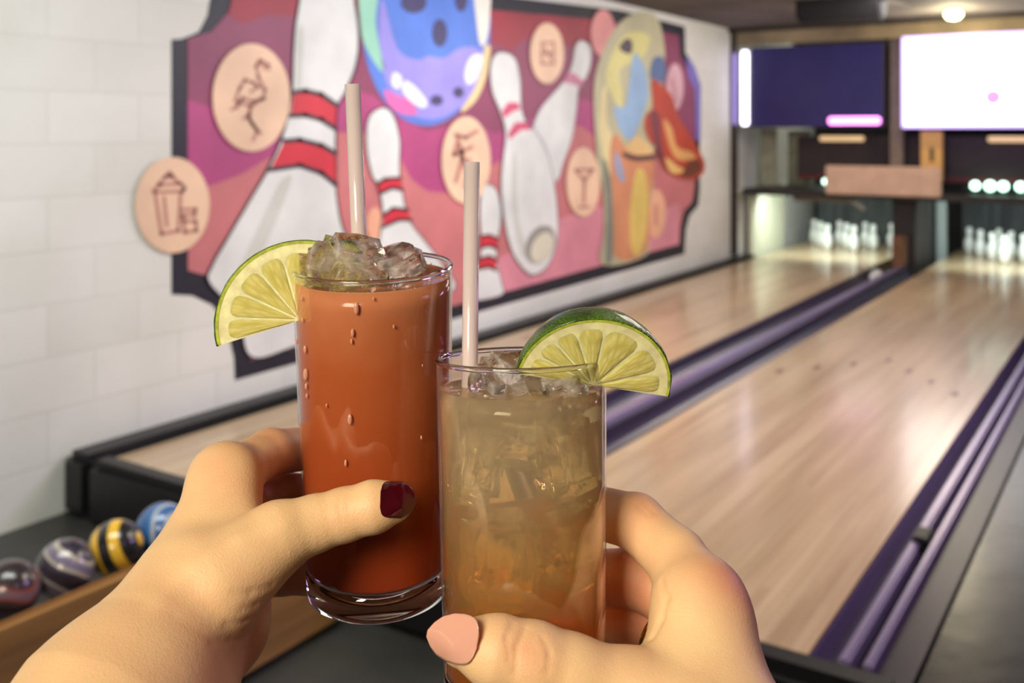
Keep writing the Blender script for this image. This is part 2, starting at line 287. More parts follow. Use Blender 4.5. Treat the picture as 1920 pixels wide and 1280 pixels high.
# ------------------------------------------------------------------ lanes, gutters, rails
def wood():
    m = bpy.data.materials.new('lane_wood'); m.use_nodes = True; nt = m.node_tree; b = nt.nodes['Principled BSDF']
    tc = nt.nodes.new('ShaderNodeTexCoord'); mp = nt.nodes.new('ShaderNodeMapping'); nt.links.new(tc.outputs['Object'], mp.inputs[0]); mp.inputs['Rotation'].default_value = (0, 0, math.pi / 2)
    br = nt.nodes.new('ShaderNodeTexBrick'); nt.links.new(mp.outputs[0], br.inputs[0]); br.inputs['Scale'].default_value = 1; br.inputs['Brick Width'].default_value = 1.7; br.inputs['Row Height'].default_value = .027
    br.inputs['Mortar Size'].default_value = .0006; br.inputs['Bias'].default_value = -.1
    br.inputs['Color1'].default_value = lin((214, 188, 150)); br.inputs['Color2'].default_value = lin((200, 170, 132)); br.inputs['Mortar'].default_value = lin((170, 138, 112))
    mp2 = nt.nodes.new('ShaderNodeMapping'); nt.links.new(tc.outputs['Object'], mp2.inputs[0]); mp2.inputs['Scale'].default_value = (5, .35, 1)
    n = nt.nodes.new('ShaderNodeTexNoise'); n.inputs['Scale'].default_value = 3; n.inputs['Detail'].default_value = 6; nt.links.new(mp2.outputs[0], n.inputs[0])
    r = nt.nodes.new('ShaderNodeValToRGB'); r.color_ramp.elements[0].position = .3; r.color_ramp.elements[0].color = (.66, .62, .58, 1); r.color_ramp.elements[1].position = .62; r.color_ramp.elements[1].color = (1, 1, 1, 1); nt.links.new(n.outputs[0], r.inputs[0])
    mx = nt.nodes.new('ShaderNodeMix'); mx.data_type = 'RGBA'; mx.blend_type = 'MULTIPLY'; mx.inputs[0].default_value = .8
    nt.links.new(br.outputs['Color'], mx.inputs[6]); nt.links.new(r.outputs[0], mx.inputs[7]); nt.links.new(mx.outputs[2], b.inputs['Base Color'])
    b.inputs['Roughness'].default_value = .34; b.inputs['Coat Weight'].default_value = .6; b.inputs['Coat Roughness'].default_value = .16
    return m
WOOD = wood(); Y0, Y1 = 2.36, 11.45
LIP = mat('black_rubber', (24, 24, 25), .42, bump=.1)
VIO = mat('violet_gutter', (64, 56, 78), .3, metal=.35, var=.12, vs=1.5, stretch=(6, .4, 1))
RAIL = mat('rail_metal', (150, 138, 172), .3, metal=.4)
for (x0, x1, lab) in ((-3.335, -2.225, 'pale wooden bowling lane along the mural wall'), (-1.775, -.705, 'pale wooden bowling lane on the right with violet gutters')):
    t = empty('bowling_lane', ((x0 + x1) / 2, (Y0 + Y1) / 2, 0), lab, 'bowling lane', 'bowling lanes')
    bmo('lane_deck', bx(x0, x1, Y0, Y1, .10, LZ), WOOD, t); bmo('lane_frame', bx(x0 + .02, x1 - .02, Y0, Y1, 0, .10), LIP, t)
    for i, q in enumerate((-.42, -.28, -.14, 0, .14, .28, .42)):
        bm = bmesh.new(); cx = (x0 + x1) / 2 + q; yy = 4.95 + .55 * (1 - abs(q) / .42) + .15
        vs = [bm.verts.new((cx + a, yy + b, LZ + .0012)) for a, b in ((-.014, -.05), (.014, -.05), (.014, .02), (0, .06), (-.014, .02))]; bm.faces.new(vs)
        bmo('aiming_arrow', bm, mat('arrow_brown', (128, 92, 82), .4), t)
def gutter(x0, x1, lab, ye=9.66):
    n = 12; r = (x1 - x0) / 2; cx = (x0 + x1) / 2
    prof = [(x0, LZ - .008)] + [(cx - r * .92 * math.cos(math.pi * k / n), LZ - .012 - .085 * math.sin(math.pi * k / n)) for k in range(n + 1)] + [(x1, LZ - .008), (x1, 0.02), (x0, 0.02)]
    return props(bmo('gutter', prism(bmesh.new(), prof, Y0, ye), VIO), lab, 'gutter', 'lane gutters')
gutter(-2.222, -2.03, 'dark gutter on the right edge of the mural side lane'); gutter(-1.965, -1.778, 'dark gutter on the left edge of the right hand lane'); VIO = mat('violet_bright', (112, 100, 134), .3, metal=.35); gutter(-.702, -.635, 'narrow violet gutter on the right edge of the right hand lane')
props(bmo('divider_rail', bx(-2.028, -1.967, Y0, 9.66, .02, LZ + .012), RAIL, bevel=.008), 'slim metal rail between the two middle gutters', 'rail')
g = empty('bumper_rail', (-.60, 6.5, 0), 'pair of shining violet bumper rails right of the right hand lane', 'rail')
bmo('rail_bar', bx(-.633, -.607, Y0, Y1, .02, LZ + .016), RAIL, g, bevel=.006); bmo('rail_bar', bx(-.577, -.556, Y0, Y1, .02, LZ + .02), RAIL, g, bevel=.006)
bmo('rail_channel', bx(-.606, -.578, Y0, Y1, .02, LZ - .05), LIP, g); bmo('clamp', bx(-.63, -.585, 3.16, 3.26, LZ - .02, LZ + .03), LIP, g, bevel=.006)
bmo('cover_plate', bx(-.553, -.475, Y0, Y1, .02, LZ - .01), mat('plate_dark', (50, 44, 54), .35, metal=.2, var=.15, vs=3), g)
props(bmo('lane_rail', bx(WX + .004, -3.337, Y0 - .11, 9.58, 0, LZ + .03), LIP, bevel=.03), 'black padded rail running between the mural wall and the lane', 'rail')
props(bmo('lane_bumper', bx(-3.33, -.47, Y0 - .12, Y0 - .005, 0, LZ + .025), LIP, bevel=.03), 'black padded edge across the front of both lanes', 'bumper')
walk = mat('walkway_dark', (28, 24, 30), .26, var=.22, vs=3, bump=.5, bs=9)
props(bmo('walkway', bx(-.468, 3.98, .9, 11.45, 0, LZ - .02), walk), 'dark glossy raised walkway right of the lanes', 'walkway')

# ------------------------------------------------------------------ far end: pins, pit, screens
pinw = mat('pin_white', (236, 238, 234), .25, coat=.5)
def pin_mesh():
    prof = [(0, 0), (.024, 0), (.03, .004), (.045, .05), (.051, .09), (.046, .13), (.030, .165), (.024, .185), (.026, .205), (.032, .225), (.031, .245), (.020, .262), (0, .268)]
    return prof
proto = None
def pin(x, y, lab, rot=None, z=LZ, group='bowling pins at the end of the lanes'):
    global proto
    if proto is None:
        proto = bmo('bowling_pin', lathe(bmesh.new(), pin_mesh(), (x, y, z), (0, 0, 1), 20), pinw, base=(x, y, z), smooth=True); o = proto
        st = [(.0256, .176), (.0252, .181), (.0254, .186), (.0258, .190)]
        c = bmo('neck_band', lathe(bmesh.new(), st, (x, y, z), (0, 0, 1), 20), mat('pin_band', (200, 205, 205), .3), o, smooth=True)
    else:
        o = proto.copy(); scn.collection.objects.link(o); o.location = (x, y, z)
        for ch in proto.children:
            c = ch.copy(); scn.collection.objects.link(c); c.parent = o
    if rot: o.rotation_euler = rot
    return props(o, lab, 'bowling pin', group)
rows = ['front', 'second', 'third', 'back']
place = {1: ['only one'], 2: ['left', 'right'], 3: ['left', 'middle', 'right'], 4: ['leftmost', 'second from left', 'third from left', 'rightmost']}
for li, (cx, ln) in enumerate(((-2.80, 'lane beside the mural'), (-1.235, 'right hand lane'))):
    for r_ in range(4):
        if li == 0 and r_ == 0: continue
        for k in range(r_ + 1):
            pin(cx + (k - r_ / 2) * .272, 10.34 + r_ * .235, 'white bowling pin, %s in the %s row on the %s' % (place[r_ + 1][k], rows[r_], ln))
pin(-2.126, 9.30, 'white bowling pin lying fallen in the gutter beside the left rack', rot=(math.radians(-90), 0, math.radians(180)), z=LZ - .04, group=None)
CUR = mat('pit_curtain', (72, 76, 76), .8, var=.25, vs=6, stretch=(3, 1, .3))
props(bmo('pit_curtain', bx(-3.3, -2.2, 11.5, 11.55, .0, .86), CUR), 'dark grey curtain behind the pins of the mural side lane', 'curtain', 'pit curtains')
props(bmo('pit_curtain', bx(-1.78, -.5, 11.5, 11.55, .0, .86), CUR), 'dark grey curtain behind the pins of the right hand lane', 'curtain', 'pit curtains')
dk = mat('machine_dark', (44, 38, 36), .5, var=.15); tp = mat('taupe_paint', (112, 98, 88), .6, var=.1); 
props(bmo('pit_divider', bx(-2.10, -1.90, 9.7, 11.5, 0, .86), dk, bevel=.01), 'black upright between the two pin decks', 'post')
props(bmo('wooden_block', bx(-2.05, -1.95, 9.45, 9.62, LZ + .013, .50), mat('brown_wood', (116, 78, 52), .5, var=.1), bevel=.008), 'small brown block in front of the black upright', 'block')
props(bmo('metal_post', bx(-1.88, -1.79, 10.6, 10.7, .0, .84), mat('grey_steel', (150, 160, 160), .4, metal=.3), bevel=.01), 'light grey steel post left of the right hand pins', 'post')
bm = bx(WX + .06, 1.6, 9.42, 10.3, .83, .89); bmo_ = bmo('mask_beam', bm, dk, bevel=.01); props(bmo_, 'long dark beam crossing above the pins', 'beam')
props(bmo('side_panel', bx(WX + .06, WX + .10, 9.6, 10.6, .10, .80), mat('cream_panel', (214, 214, 190), .6), bevel=.01), 'cream side panel beside the left pin deck', 'panel')
props(bmo('side_panel', bx(WX + .06, -3.28, 9.95, 9.99, .892, 1.47), mat('sage_panel', (158, 156, 130), .7, var=.12), bevel=.005), 'pale sage panel under the left screen', 'panel')
props(bmo('side_panel', bx(-3.22, -3.0, 10.15, 10.19, .892, 1.45), mat('sage_panel', (158, 156, 130), .7, var=.12), bevel=.005), 'narrower sage panel right of the pale one', 'panel')
t = empty('angled_bracket', (-2.85, 9.9, .6), 'grey angled metal bar hanging above the left pins', 'bracket')
bmo('bar', bx(-3.0, -2.45, 9.62, 9.66, .77, .829), mat('grey_steel2', (128, 124, 116), .5, metal=.3), t, bevel=.004)
bmo('arm', tube(bmesh.new(), [(-2.45, 9.64, .80), (-2.33, 9.64, .72)], .022, 8), mat('bright_steel', (170, 168, 158), .4, metal=.3), t)
props(bmo('support_pole', bx(-2.06, -1.95, 9.415, 9.50, .892, CZ - .002), tp, bevel=.01), 'taupe square pole between the two screens', 'pole')
props(bmo('sign_panel', bx(-2.62, -1.62, 9.36, 9.41, .865, 1.13), mat('peach_panel', (200, 168, 144), .55, var=.05), bevel=.012), 'blank peach coloured sign panel mounted in front of the beam', 'sign')
t = empty('wall_bracket', (-1.74, 9.45, 1.13), 'yellow ochre upright bracket on top of the peach panel', 'bracket')
bmo('upright', bx(-1.80, -1.62, 9.42, 9.48, 1.0, 1.45), mat('ochre', (206, 160, 92), .5), t, bevel=.008); bmo('slot', bx(-1.72, -1.69, 9.412, 9.42, 1.18, 1.30), dk, t)
dr = mat('dark_red', (92, 30, 34), .6); props(bmo('machine_cover', bx(-3.0, 1.4, 9.75, 9.8, 1.0, 1.40), mat('cover_dark', (46, 34, 36), .6, var=.1), bevel=.01), 'long dark cover panel behind the sign', 'cover')
props(bmo('trim_strip', bx(-3.0, 1.4, 9.735, 9.748, .985, 1.03), dr), 'dark red strip along the bottom of the cover panel', 'strip')
tan = mat('warm_glow', (205, 180, 140), .6, emit=(255, 214, 160), es=.35)
for x, lab in ((-2.78, 'warm glowing slot under the dark screen'), (-1.3, 'warm glowing slot under the white screen')):
    props(bmo('light_slot', bx(x, x + .42, 9.725, 9.749, 1.35, 1.40), tan, bevel=.01), lab, 'light', 'slot lights under the screens')
glow = mat('green_white_lamp', (220, 255, 235), .5, emit=(200, 255, 225), es=2.6)
for x, r_, lab in ((-2.70, .030, 'faint small round lamp left of the peach panel'), (-2.63, .042, 'bright round greenish lamp touching the peach panel'), (-1.39, .04, 'round greenish lamp right of the peach panel'), (-1.27, .046, 'brightest greenish lamp beneath the white screen'), (-1.165, .042, 'greenish lamp just right of the brightest one'), (-1.03, .042, 'greenish lamp at the right picture edge')):
    t = bmo('pin_lamp', lathe(bmesh.new(), [(0, -r_), (r_ * .7, -r_ * .7), (r_, 0), (r_ * .7, r_ * .7), (0, r_)], (x, 9.66, .965), (0, 1, 0), 16), glow, smooth=True, base=(x, 9.66, .965))
    props(t, lab, 'lamp', 'round lamps behind the beam'); bmo('holder', lathe(bmesh.new(), [(0, r_), (r_ * .8, r_), (r_ * .8, r_ + .03), (0, r_ + .03)], (x, 9.66, .965), (0, 1, 0), 12), dk, t)
SCR = mat('navy_screen', (26, 22, 62), .25, emit=(40, 34, 92), es=.2, var=.25, vs=1.6)
t = empty('display_screen', (-2.7, 9.33, 1.48), 'dark navy display screen at the left above the pins', 'screen', 'screens above the lanes')
bmo('panel', bx(-3.30, -2.09, 9.285, 9.298, 1.49, 2.235), SCR, t); bmo('frame', bx(-3.305, -2.08, 9.30, 9.35, 1.48, 2.245), dk, t, bevel=.006)
t = empty('display_screen', (-1.3, 9.33, 1.47), 'glowing white display screen with a pink dot', 'screen', 'screens above the lanes')
bmo('panel', bx(-1.905, -.55, 9.276, 9.288, 1.50, 2.25), mat('white_screen', (255, 255, 255), .4, emit=(252, 253, 255), es=1.6), t, bevel=.004)
bmo('frame', bx(-1.935, -.52, 9.29, 9.35, 1.472, 2.278), mat('lavender_glow', (190, 170, 240), .4, emit=(206, 184, 255), es=.75), t, bevel=.008)
p = Vector((0, 9.2745, 0)); kx = (1862 - U0) / F; X = (kx * CT * 9.2745 - ST * 9.2745) / (CT + kx * ST); dd = -X * ST + 9.2745 * CT
bmo('dot', lathe(bmesh.new(), [(0, 0), (.060, 0), (.062, .001), (0, .001)], (X, 9.2745, HE - (182 - V0) * dd / F), (0, -1, 0), 24), mat('pink_dot', (240, 120, 190), .5, emit=(240, 130, 196), es=.8), t, label=None) if False else props(bmo('dot', lathe(bmesh.new(), [(0, 0), (.060, 0), (.062, .001), (0, .001)], (X, 9.2745, HE - (182 - V0) * dd / F), (0, -1, 0), 24), mat('pink_dot', (240, 120, 190), .5, emit=(240, 130, 196), es=.8), t), 'pink dot on the white screen')
def led(x0, x1, y, z0, z1, col, es, lab):
    t = empty('led_tube', ((x0 + x1) / 2, y, z0), lab, 'led light')
    bmo('diffuser', bx(x0, x1, y - .028, y, z0, z1), mat('led_%d%d%d' % col, col, .4, emit=col, es=es), t, bevel=.012)
    bmo('channel', bx(x0 + .004, x1 - .004, y + .001, y + .02, z0 + .005, z1 - .005), dk, t)
led(-3.385, -3.31, 9.26, 1.50, 2.215, (236, 230, 255), 2.2, 'tall white led tube at the left edge of the dark screen')
led(-3.468, -3.435, 9.26, 1.50, 2.20, (150, 136, 200), .5, 'dim lavender led strip against the wall end')
led(-2.56, -2.10, 9.26, 1.505, 1.575, (246, 150, 240), 1.5, 'short pink led strip at the bottom of the dark screen')
lp = P(1788, 16, 8.1)
t = empty('ceiling_lamp', (lp.x, lp.y, CZ), 'small warm yellow bulb on the ceiling before the white screen', 'lamp')
bmo('bulb', lathe(bmesh.new(), [(0, -.085), (.045, -.075), (.068, -.045), (.06, -.015), (0, -.012)], (lp.x, lp.y, CZ), (0, 0, 1), 20), mat('bulb_glow', (255, 246, 190), .4, emit=(255, 240, 170), es=9), t, smooth=True)
bmo('socket', lathe(bmesh.new(), [(0, -.012), (.08, -.012), (.085, 0), (0, 0)], (lp.x, lp.y, CZ), (0, 0, 1), 20), tp, t)
bl = bpy.data.lights.new('bulb_light', 'POINT'); bl.energy = 14; bl.color = (1, .86, .55); bl.shadow_soft_size = .07; bo_ = bpy.data.objects.new('bulb_light', bl); scn.collection.objects.link(bo_); bo_.location = (lp.x, lp.y, CZ - .16)
q = P(1600, 2, 7.6); props(bmo('ceiling_duct', lathe(bmesh.new(), [(0, 0), (.10, 0), (.12, .02), (.12, .60), (.10, .62), (0, .62)], (q.x - .35, q.y - .2, CZ - .055), (1, .0, 0), 20), mat('duct_black', (14, 12, 14), .95)), 'round black duct under the ceiling', 'duct')
props(bmo('ceiling_beam', bx(WX + .01, 3.9, 9.18, 9.24, CZ - .04, CZ - .002), mat('beam_dark', (40, 34, 32), .6)), 'thin dark beam across the ceiling before the screens', 'beam')

# ------------------------------------------------------------------ ball return with duckpin balls
R = .064; bxx = -2.11
t = empty('ball_return', (bxx, 1.3, 0), 'low wooden ball rack with a black tray in front of the left lane', 'ball rack')
wp = mat('tan_wood', (150, 112, 66), .45, var=.14, vs=4, stretch=(1, .3, 5))
bmo('side_panel', bx(bxx + .075, bxx + .10, .95, 2.18, .02, .432), wp, t, bevel=.012); bmo('side_panel', bx(bxx - .10, bxx - .075, .95, 2.18, .02, .40), LIP, t, bevel=.008)
bmo('tray', bx(bxx - .074, bxx + .074, .95, 2.18, .30, .385), LIP, t); bmo('end_panel', bx(bxx - .10, bxx + .11, .90, .948, .02, .47), LIP, t, bevel=.01)
bmo('chrome_cap', tube(bmesh.new(), [(bxx - .02, .88, .37), (bxx + .15, .88, .37)], .022, 14), mat('chrome', (170, 180, 190), .2, metal=.8), t, smooth=True)
def ballmat(name, stops, axis, scale, dist):
    m = bpy.data.materials.new(name); m.use_nodes = True; nt = m.node_tree; b = nt.nodes['Principled BSDF']
    tc = nt.nodes.new('ShaderNodeTexCoord'); mp = nt.nodes.new('ShaderNodeMapping'); nt.links.new(tc.outputs['Object'], mp.inputs[0]); mp.inputs['Rotation'].default_value = axis
    wv = nt.nodes.new('ShaderNodeTexWave'); wv.inputs['Scale'].default_value = scale; wv.inputs['Distortion'].default_value = dist; wv.inputs['Detail'].default_value = 2; nt.links.new(mp.outputs[0], wv.inputs[0])
    r = nt.nodes.new('ShaderNodeValToRGB'); nt.links.new(wv.outputs[0], r.inputs[0]); r.color_ramp.interpolation = 'EASE'
    while len(r.color_ramp.elements) < len(stops): r.color_ramp.elements.new(.5)
    for e, (p_, c) in zip(r.color_ramp.elements, stops): e.position = p_; e.color = lin(c)
    nt.links.new(r.outputs[0], b.inputs['Base Color']); b.inputs['Roughness'].default_value = .25; b.inputs['Coat Weight'].default_value = .4
    return m
for i, (y, m, lab) in enumerate(((1.235, ballmat('ball_brown', [(0, (52, 42, 44)), (.6, (70, 56, 58)), (.8, (150, 74, 64)), (1, (120, 100, 110))], (.6, 1.2, .3), 5, 5), 'dark brown bowling ball with a red streak, leftmost in the rack'),
                              (1.37, ballmat('ball_grey', [(0, (50, 44, 54)), (.45, (70, 62, 78)), (.6, (190, 180, 160)), (1, (120, 110, 130))], (0, 1.25, -.576), 5, 3), 'grey bowling ball with cream stripes in the rack'),
                              (1.503, ballmat('ball_yellow', [(0, (34, 34, 36)), (.5, (44, 42, 40)), (.6, (226, 176, 40)), (1, (232, 184, 60))], (0, .45, -.576), 6.5, .6), 'black and yellow striped bowling ball in the rack'),
                              (1.636, ballmat('ball_blue', [(0, (46, 92, 150)), (.6, (70, 120, 176)), (.8, (196, 196, 190)), (1, (60, 100, 156))], (1.3, .2, 0), 3.5, 4), 'marbled blue bowling ball nearest the lane'))):
    bm = bmesh.new(); bmesh.ops.create_icosphere(bm, subdivisions=4, radius=R, matrix=Matrix.Translation((bxx, y, .385 + R)))
    props(bmo('bowling_ball', bm, m, base=(bxx, y, .385 + R), smooth=True), lab, 'bowling ball', 'small bowling balls in the rack')

# ------------------------------------------------------------------ the two drinks
def thinglass():
    m = bpy.data.materials.new('clear_glass'); m.use_nodes = True; nt = m.node_tree; nt.nodes.clear()
    out = nt.nodes.new('ShaderNodeOutputMaterial'); mx = nt.nodes.new('ShaderNodeMixShader'); tr = nt.nodes.new('ShaderNodeBsdfTransparent'); gl = nt.nodes.new('ShaderNodeBsdfGlossy')
    tr.inputs[0].default_value = (.985, .985, .985, 1); gl.inputs['Roughness'].default_value = .03; gl.inputs[0].default_value = (1, .98, 1, 1)
    lw = nt.nodes.new('ShaderNodeLayerWeight'); lw.inputs[0].default_value = .5; pw = nt.nodes.new('ShaderNodeMath'); pw.operation = 'POWER'; pw.inputs[1].default_value = 4.2
    ma = nt.nodes.new('ShaderNodeMath'); ma.operation = 'MULTIPLY_ADD'; ma.inputs[1].default_value = .85; ma.inputs[2].default_value = .05
    nt.links.new(lw.outputs['Facing'], pw.inputs[0]); nt.links.new(pw.outputs[0], ma.inputs[0]); nt.links.new(ma.outputs[0], mx.inputs[0])
    nt.links.new(tr.outputs[0], mx.inputs[1]); nt.links.new(gl.outputs[0], mx.inputs[2]); nt.links.new(mx.outputs[0], out.inputs[0]); return m
THIN = thinglass()
SOLID = mat('solid_glass', (250, 250, 250), .02, trans=1, ior=1.5)
def W(p): return EYE + RT * p[0] + FW * p[1] + UP * p[2]
def cp(u, v, d): return np.array([(u - U0) * d / F, d, (V0 - v) * d / F])
GL = [dict(top=cp(699, 498, .441), bot=cp(711, 1103, .4495), rt=.0350, rb=.0318),
      dict(top=cp(977, 671, .413), bot=cp(985, 1318, .400), rt=.0350, rb=.0322)]
GLAB = ['tall clear glass tumbler held in the left hand, filled with reddish orange drink', 'tall clear glass tumbler in front, held in the right hand, filled with amber drink']
for g_, lab in zip(GL, GLAB):
    top, bot = Vector(W(g_['top'])), Vector(W(g_['bot'])); ax = (top - bot); L = ax.length; ax.normalize(); g_.update(T=top, B=bot, ax=ax, L=L)
    rt, rb = g_['rt'], g_['rb']; th = .0011; bt = .0135; g_['th'] = th; g_['bt'] = bt
    rr = lambda h: rb + (rt - rb) * h / L
    g_['rr'] = rr
    t = empty('tumbler', bot, lab, 'glass', None); g_['e'] = t
    pr = [(rr(bt) , bt)] + [(rr(h), h) for h in np.linspace(bt + .002, L - .001, 20)] + [(rt - th * .2, L - .0003), (rt - th * .5, L), (rt - th * .8, L - .0003)] + [(rr(h) - th, h) for h in np.linspace(L - .001, bt + .001, 20)] + [(rr(bt) - th, bt + .0004)]
    bmo('glass_wall', lathe(bmesh.new(), pr, bot, ax, 128), THIN, t, smooth=True)
    rc, rs = rt - th * .5, .0009
    bmo('rim', lathe(bmesh.new(), [(rc + rs * math.cos(a_), L - .0004 + rs * 1.2 * math.sin(a_)) for a_ in np.linspace(0, 2 * math.pi, 13)[:-1]], bot, ax, 128, closed=True), SOLID, t, smooth=True)
    pb = [(0, .0015), (rb * .6, .0012), (rb * .86, .0003), (rb * .93, 0), (rb * .985, .0012), (rr(.004), .004), (rr(bt * .6), bt * .6), (rr(bt) - .00005, bt - .0001), (rr(bt) - th * 1.2, bt - .0001), (rr(bt) * .86, bt - .0022), (rr(bt) * .6, bt - .0032), (0, bt - .0036)]
    bmo('glass_base', lathe(bmesh.new(), pb, bot, ax, 128), SOLID, t, smooth=True)
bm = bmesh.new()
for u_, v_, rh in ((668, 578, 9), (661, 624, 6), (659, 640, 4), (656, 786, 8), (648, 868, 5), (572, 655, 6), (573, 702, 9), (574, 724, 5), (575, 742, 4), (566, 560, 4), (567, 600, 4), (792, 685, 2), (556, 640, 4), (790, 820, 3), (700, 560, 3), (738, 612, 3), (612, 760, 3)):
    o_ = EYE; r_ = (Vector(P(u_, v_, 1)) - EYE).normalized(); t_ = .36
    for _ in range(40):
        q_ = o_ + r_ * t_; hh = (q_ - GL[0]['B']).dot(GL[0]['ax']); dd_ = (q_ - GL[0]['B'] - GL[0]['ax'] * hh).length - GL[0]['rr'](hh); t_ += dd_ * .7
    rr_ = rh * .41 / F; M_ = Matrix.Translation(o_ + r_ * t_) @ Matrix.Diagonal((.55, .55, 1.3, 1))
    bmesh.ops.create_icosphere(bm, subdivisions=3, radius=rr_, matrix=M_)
props(bmo('glint_drops', bm, mat('glint_drop', (236, 178, 148), .08, trans=.35, ior=1.33, coat=.6), GL[0]['e'], smooth=True), 'small pale drops standing in for light glints on the outside of the glass', kind='stuff')  # light glints modelled as drops, their brightness put into a pale colour
def hgrad(m, nt, g_, stops):
    """colour by height inside the glass: the drink is layered (syrup below, melted ice above)"""
    tc = nt.nodes.new('ShaderNodeTexCoord'); dp = nt.nodes.new('ShaderNodeVectorMath'); dp.operation = 'DOT_PRODUCT'; dp.inputs[1].default_value = g_['ax']
    n = nt.nodes.new('ShaderNodeTexNoise'); n.inputs['Scale'].default_value = 38; n.inputs['Detail'].default_value = 2; nt.links.new(tc.outputs['Object'], n.inputs[0]); nt.links.new(tc.outputs['Object'], dp.inputs[0])
    a = nt.nodes.new('ShaderNodeMath'); a.operation = 'MULTIPLY_ADD'; a.inputs[1].default_value = 1 / g_['L']; nt.links.new(dp.outputs['Value'], a.inputs[0])
    b_ = nt.nodes.new('ShaderNodeMath'); b_.operation = 'MULTIPLY_ADD'; b_.inputs[1].default_value = .22; b_.inputs[2].default_value = -.11; nt.links.new(n.outputs[0], b_.inputs[0]); nt.links.new(b_.outputs[0], a.inputs[2])
    r = nt.nodes.new('ShaderNodeValToRGB'); nt.links.new(a.outputs[0], r.inputs[0])
    while len(r.color_ramp.elements) < len(stops): r.color_ramp.elements.new(.5)
    for e, (p_, c) in zip(r.color_ramp.elements, stops): e.position = p_; e.color = lin(c)
    return r
def meniscus_prof(g_, hl, gap=.0001, wavy=0):
    th, bt, rr = g_['th'], g_['bt'], g_['rr']; ri = lambda h: rr(h) - th - gap
    return [(0, bt - .0030), (rr(bt) * .6, bt - .0026), (rr(bt) * .86, bt - .0016), (ri(bt) - .0002, bt + .0008)] + [(ri(h), h) for h in np.linspace(bt + .002, hl, 16)] + [(ri(hl) - .0006, hl - .0004), (ri(hl) - .0022, hl - .0012), (ri(hl) * .6, hl - .0014), (0, hl - .0014)]
g1, g2 = GL
m = bpy.data.materials.new('orange_drink'); m.use_nodes = True; nt = m.node_tree; b = nt.nodes['Principled BSDF']
r = hgrad(m, nt, g1, [(0, (150, 56, 26)), (.35, (154, 68, 30)), (.75, (174, 92, 50)), (1, (198, 130, 90))])
nt.links.new(r.outputs[0], b.inputs['Base Color']); b.inputs['Roughness'].default_value = .12; b.inputs['IOR'].default_value = 1.33
b.inputs['Subsurface Weight'].default_value = .5; b.inputs['Subsurface Radius'].default_value = (1, .35, .12); b.inputs['Subsurface Scale'].default_value = .006
props(bmo('cocktail', lathe(bmesh.new(), meniscus_prof(g1, g1['L'] - .0045), g1['B'], g1['ax'], 96), m, smooth=True, base=g1['B']), 'cloudy reddish orange drink in the left glass', 'drink')
m = bpy.data.materials.new('amber_drink'); m.use_nodes = True; nt = m.node_tree; nt.nodes.remove(nt.nodes['Principled BSDF']); out = nt.nodes['Material Output']
r = hgrad(m, nt, g2, [(0, (240, 158, 50)), (.28, (242, 178, 84)), (.48, (252, 218, 150)), (.7, (255, 240, 200)), (1, (255, 242, 212))])
gl = nt.nodes.new('ShaderNodeBsdfGlass'); gl.inputs['IOR'].default_value = 1.33; gl.inputs['Roughness'].default_value = .012; nt.links.new(r.outputs[0], gl.inputs[0])
df = nt.nodes.new('ShaderNodeBsdfTranslucent'); d2 = nt.nodes.new('ShaderNodeBsdfDiffuse'); ms = nt.nodes.new('ShaderNodeMixShader'); ms2 = nt.nodes.new('ShaderNodeMixShader')
nt.links.new(r.outputs[0], df.inputs[0]); nt.links.new(r.outputs[0], d2.inputs[0]); nt.links.new(df.outputs[0], ms2.inputs[1]); nt.links.new(d2.outputs[0], ms2.inputs[2]); ms2.inputs[0].default_value = .5
nt.links.new(gl.outputs[0], ms.inputs[1]); nt.links.new(ms2.outputs[0], ms.inputs[2]); ms.inputs[0].default_value = .30; nt.links.new(ms.outputs[0], out.inputs[0])
h2 = g2['L'] - .0115
props(bmo('iced_drink', lathe(bmesh.new(), meniscus_prof(g2, h2), g2['B'], g2['ax'], 96), m, smooth=True, base=g2['B']), 'clear amber drink, paler at the top, in the front glass', 'drink')

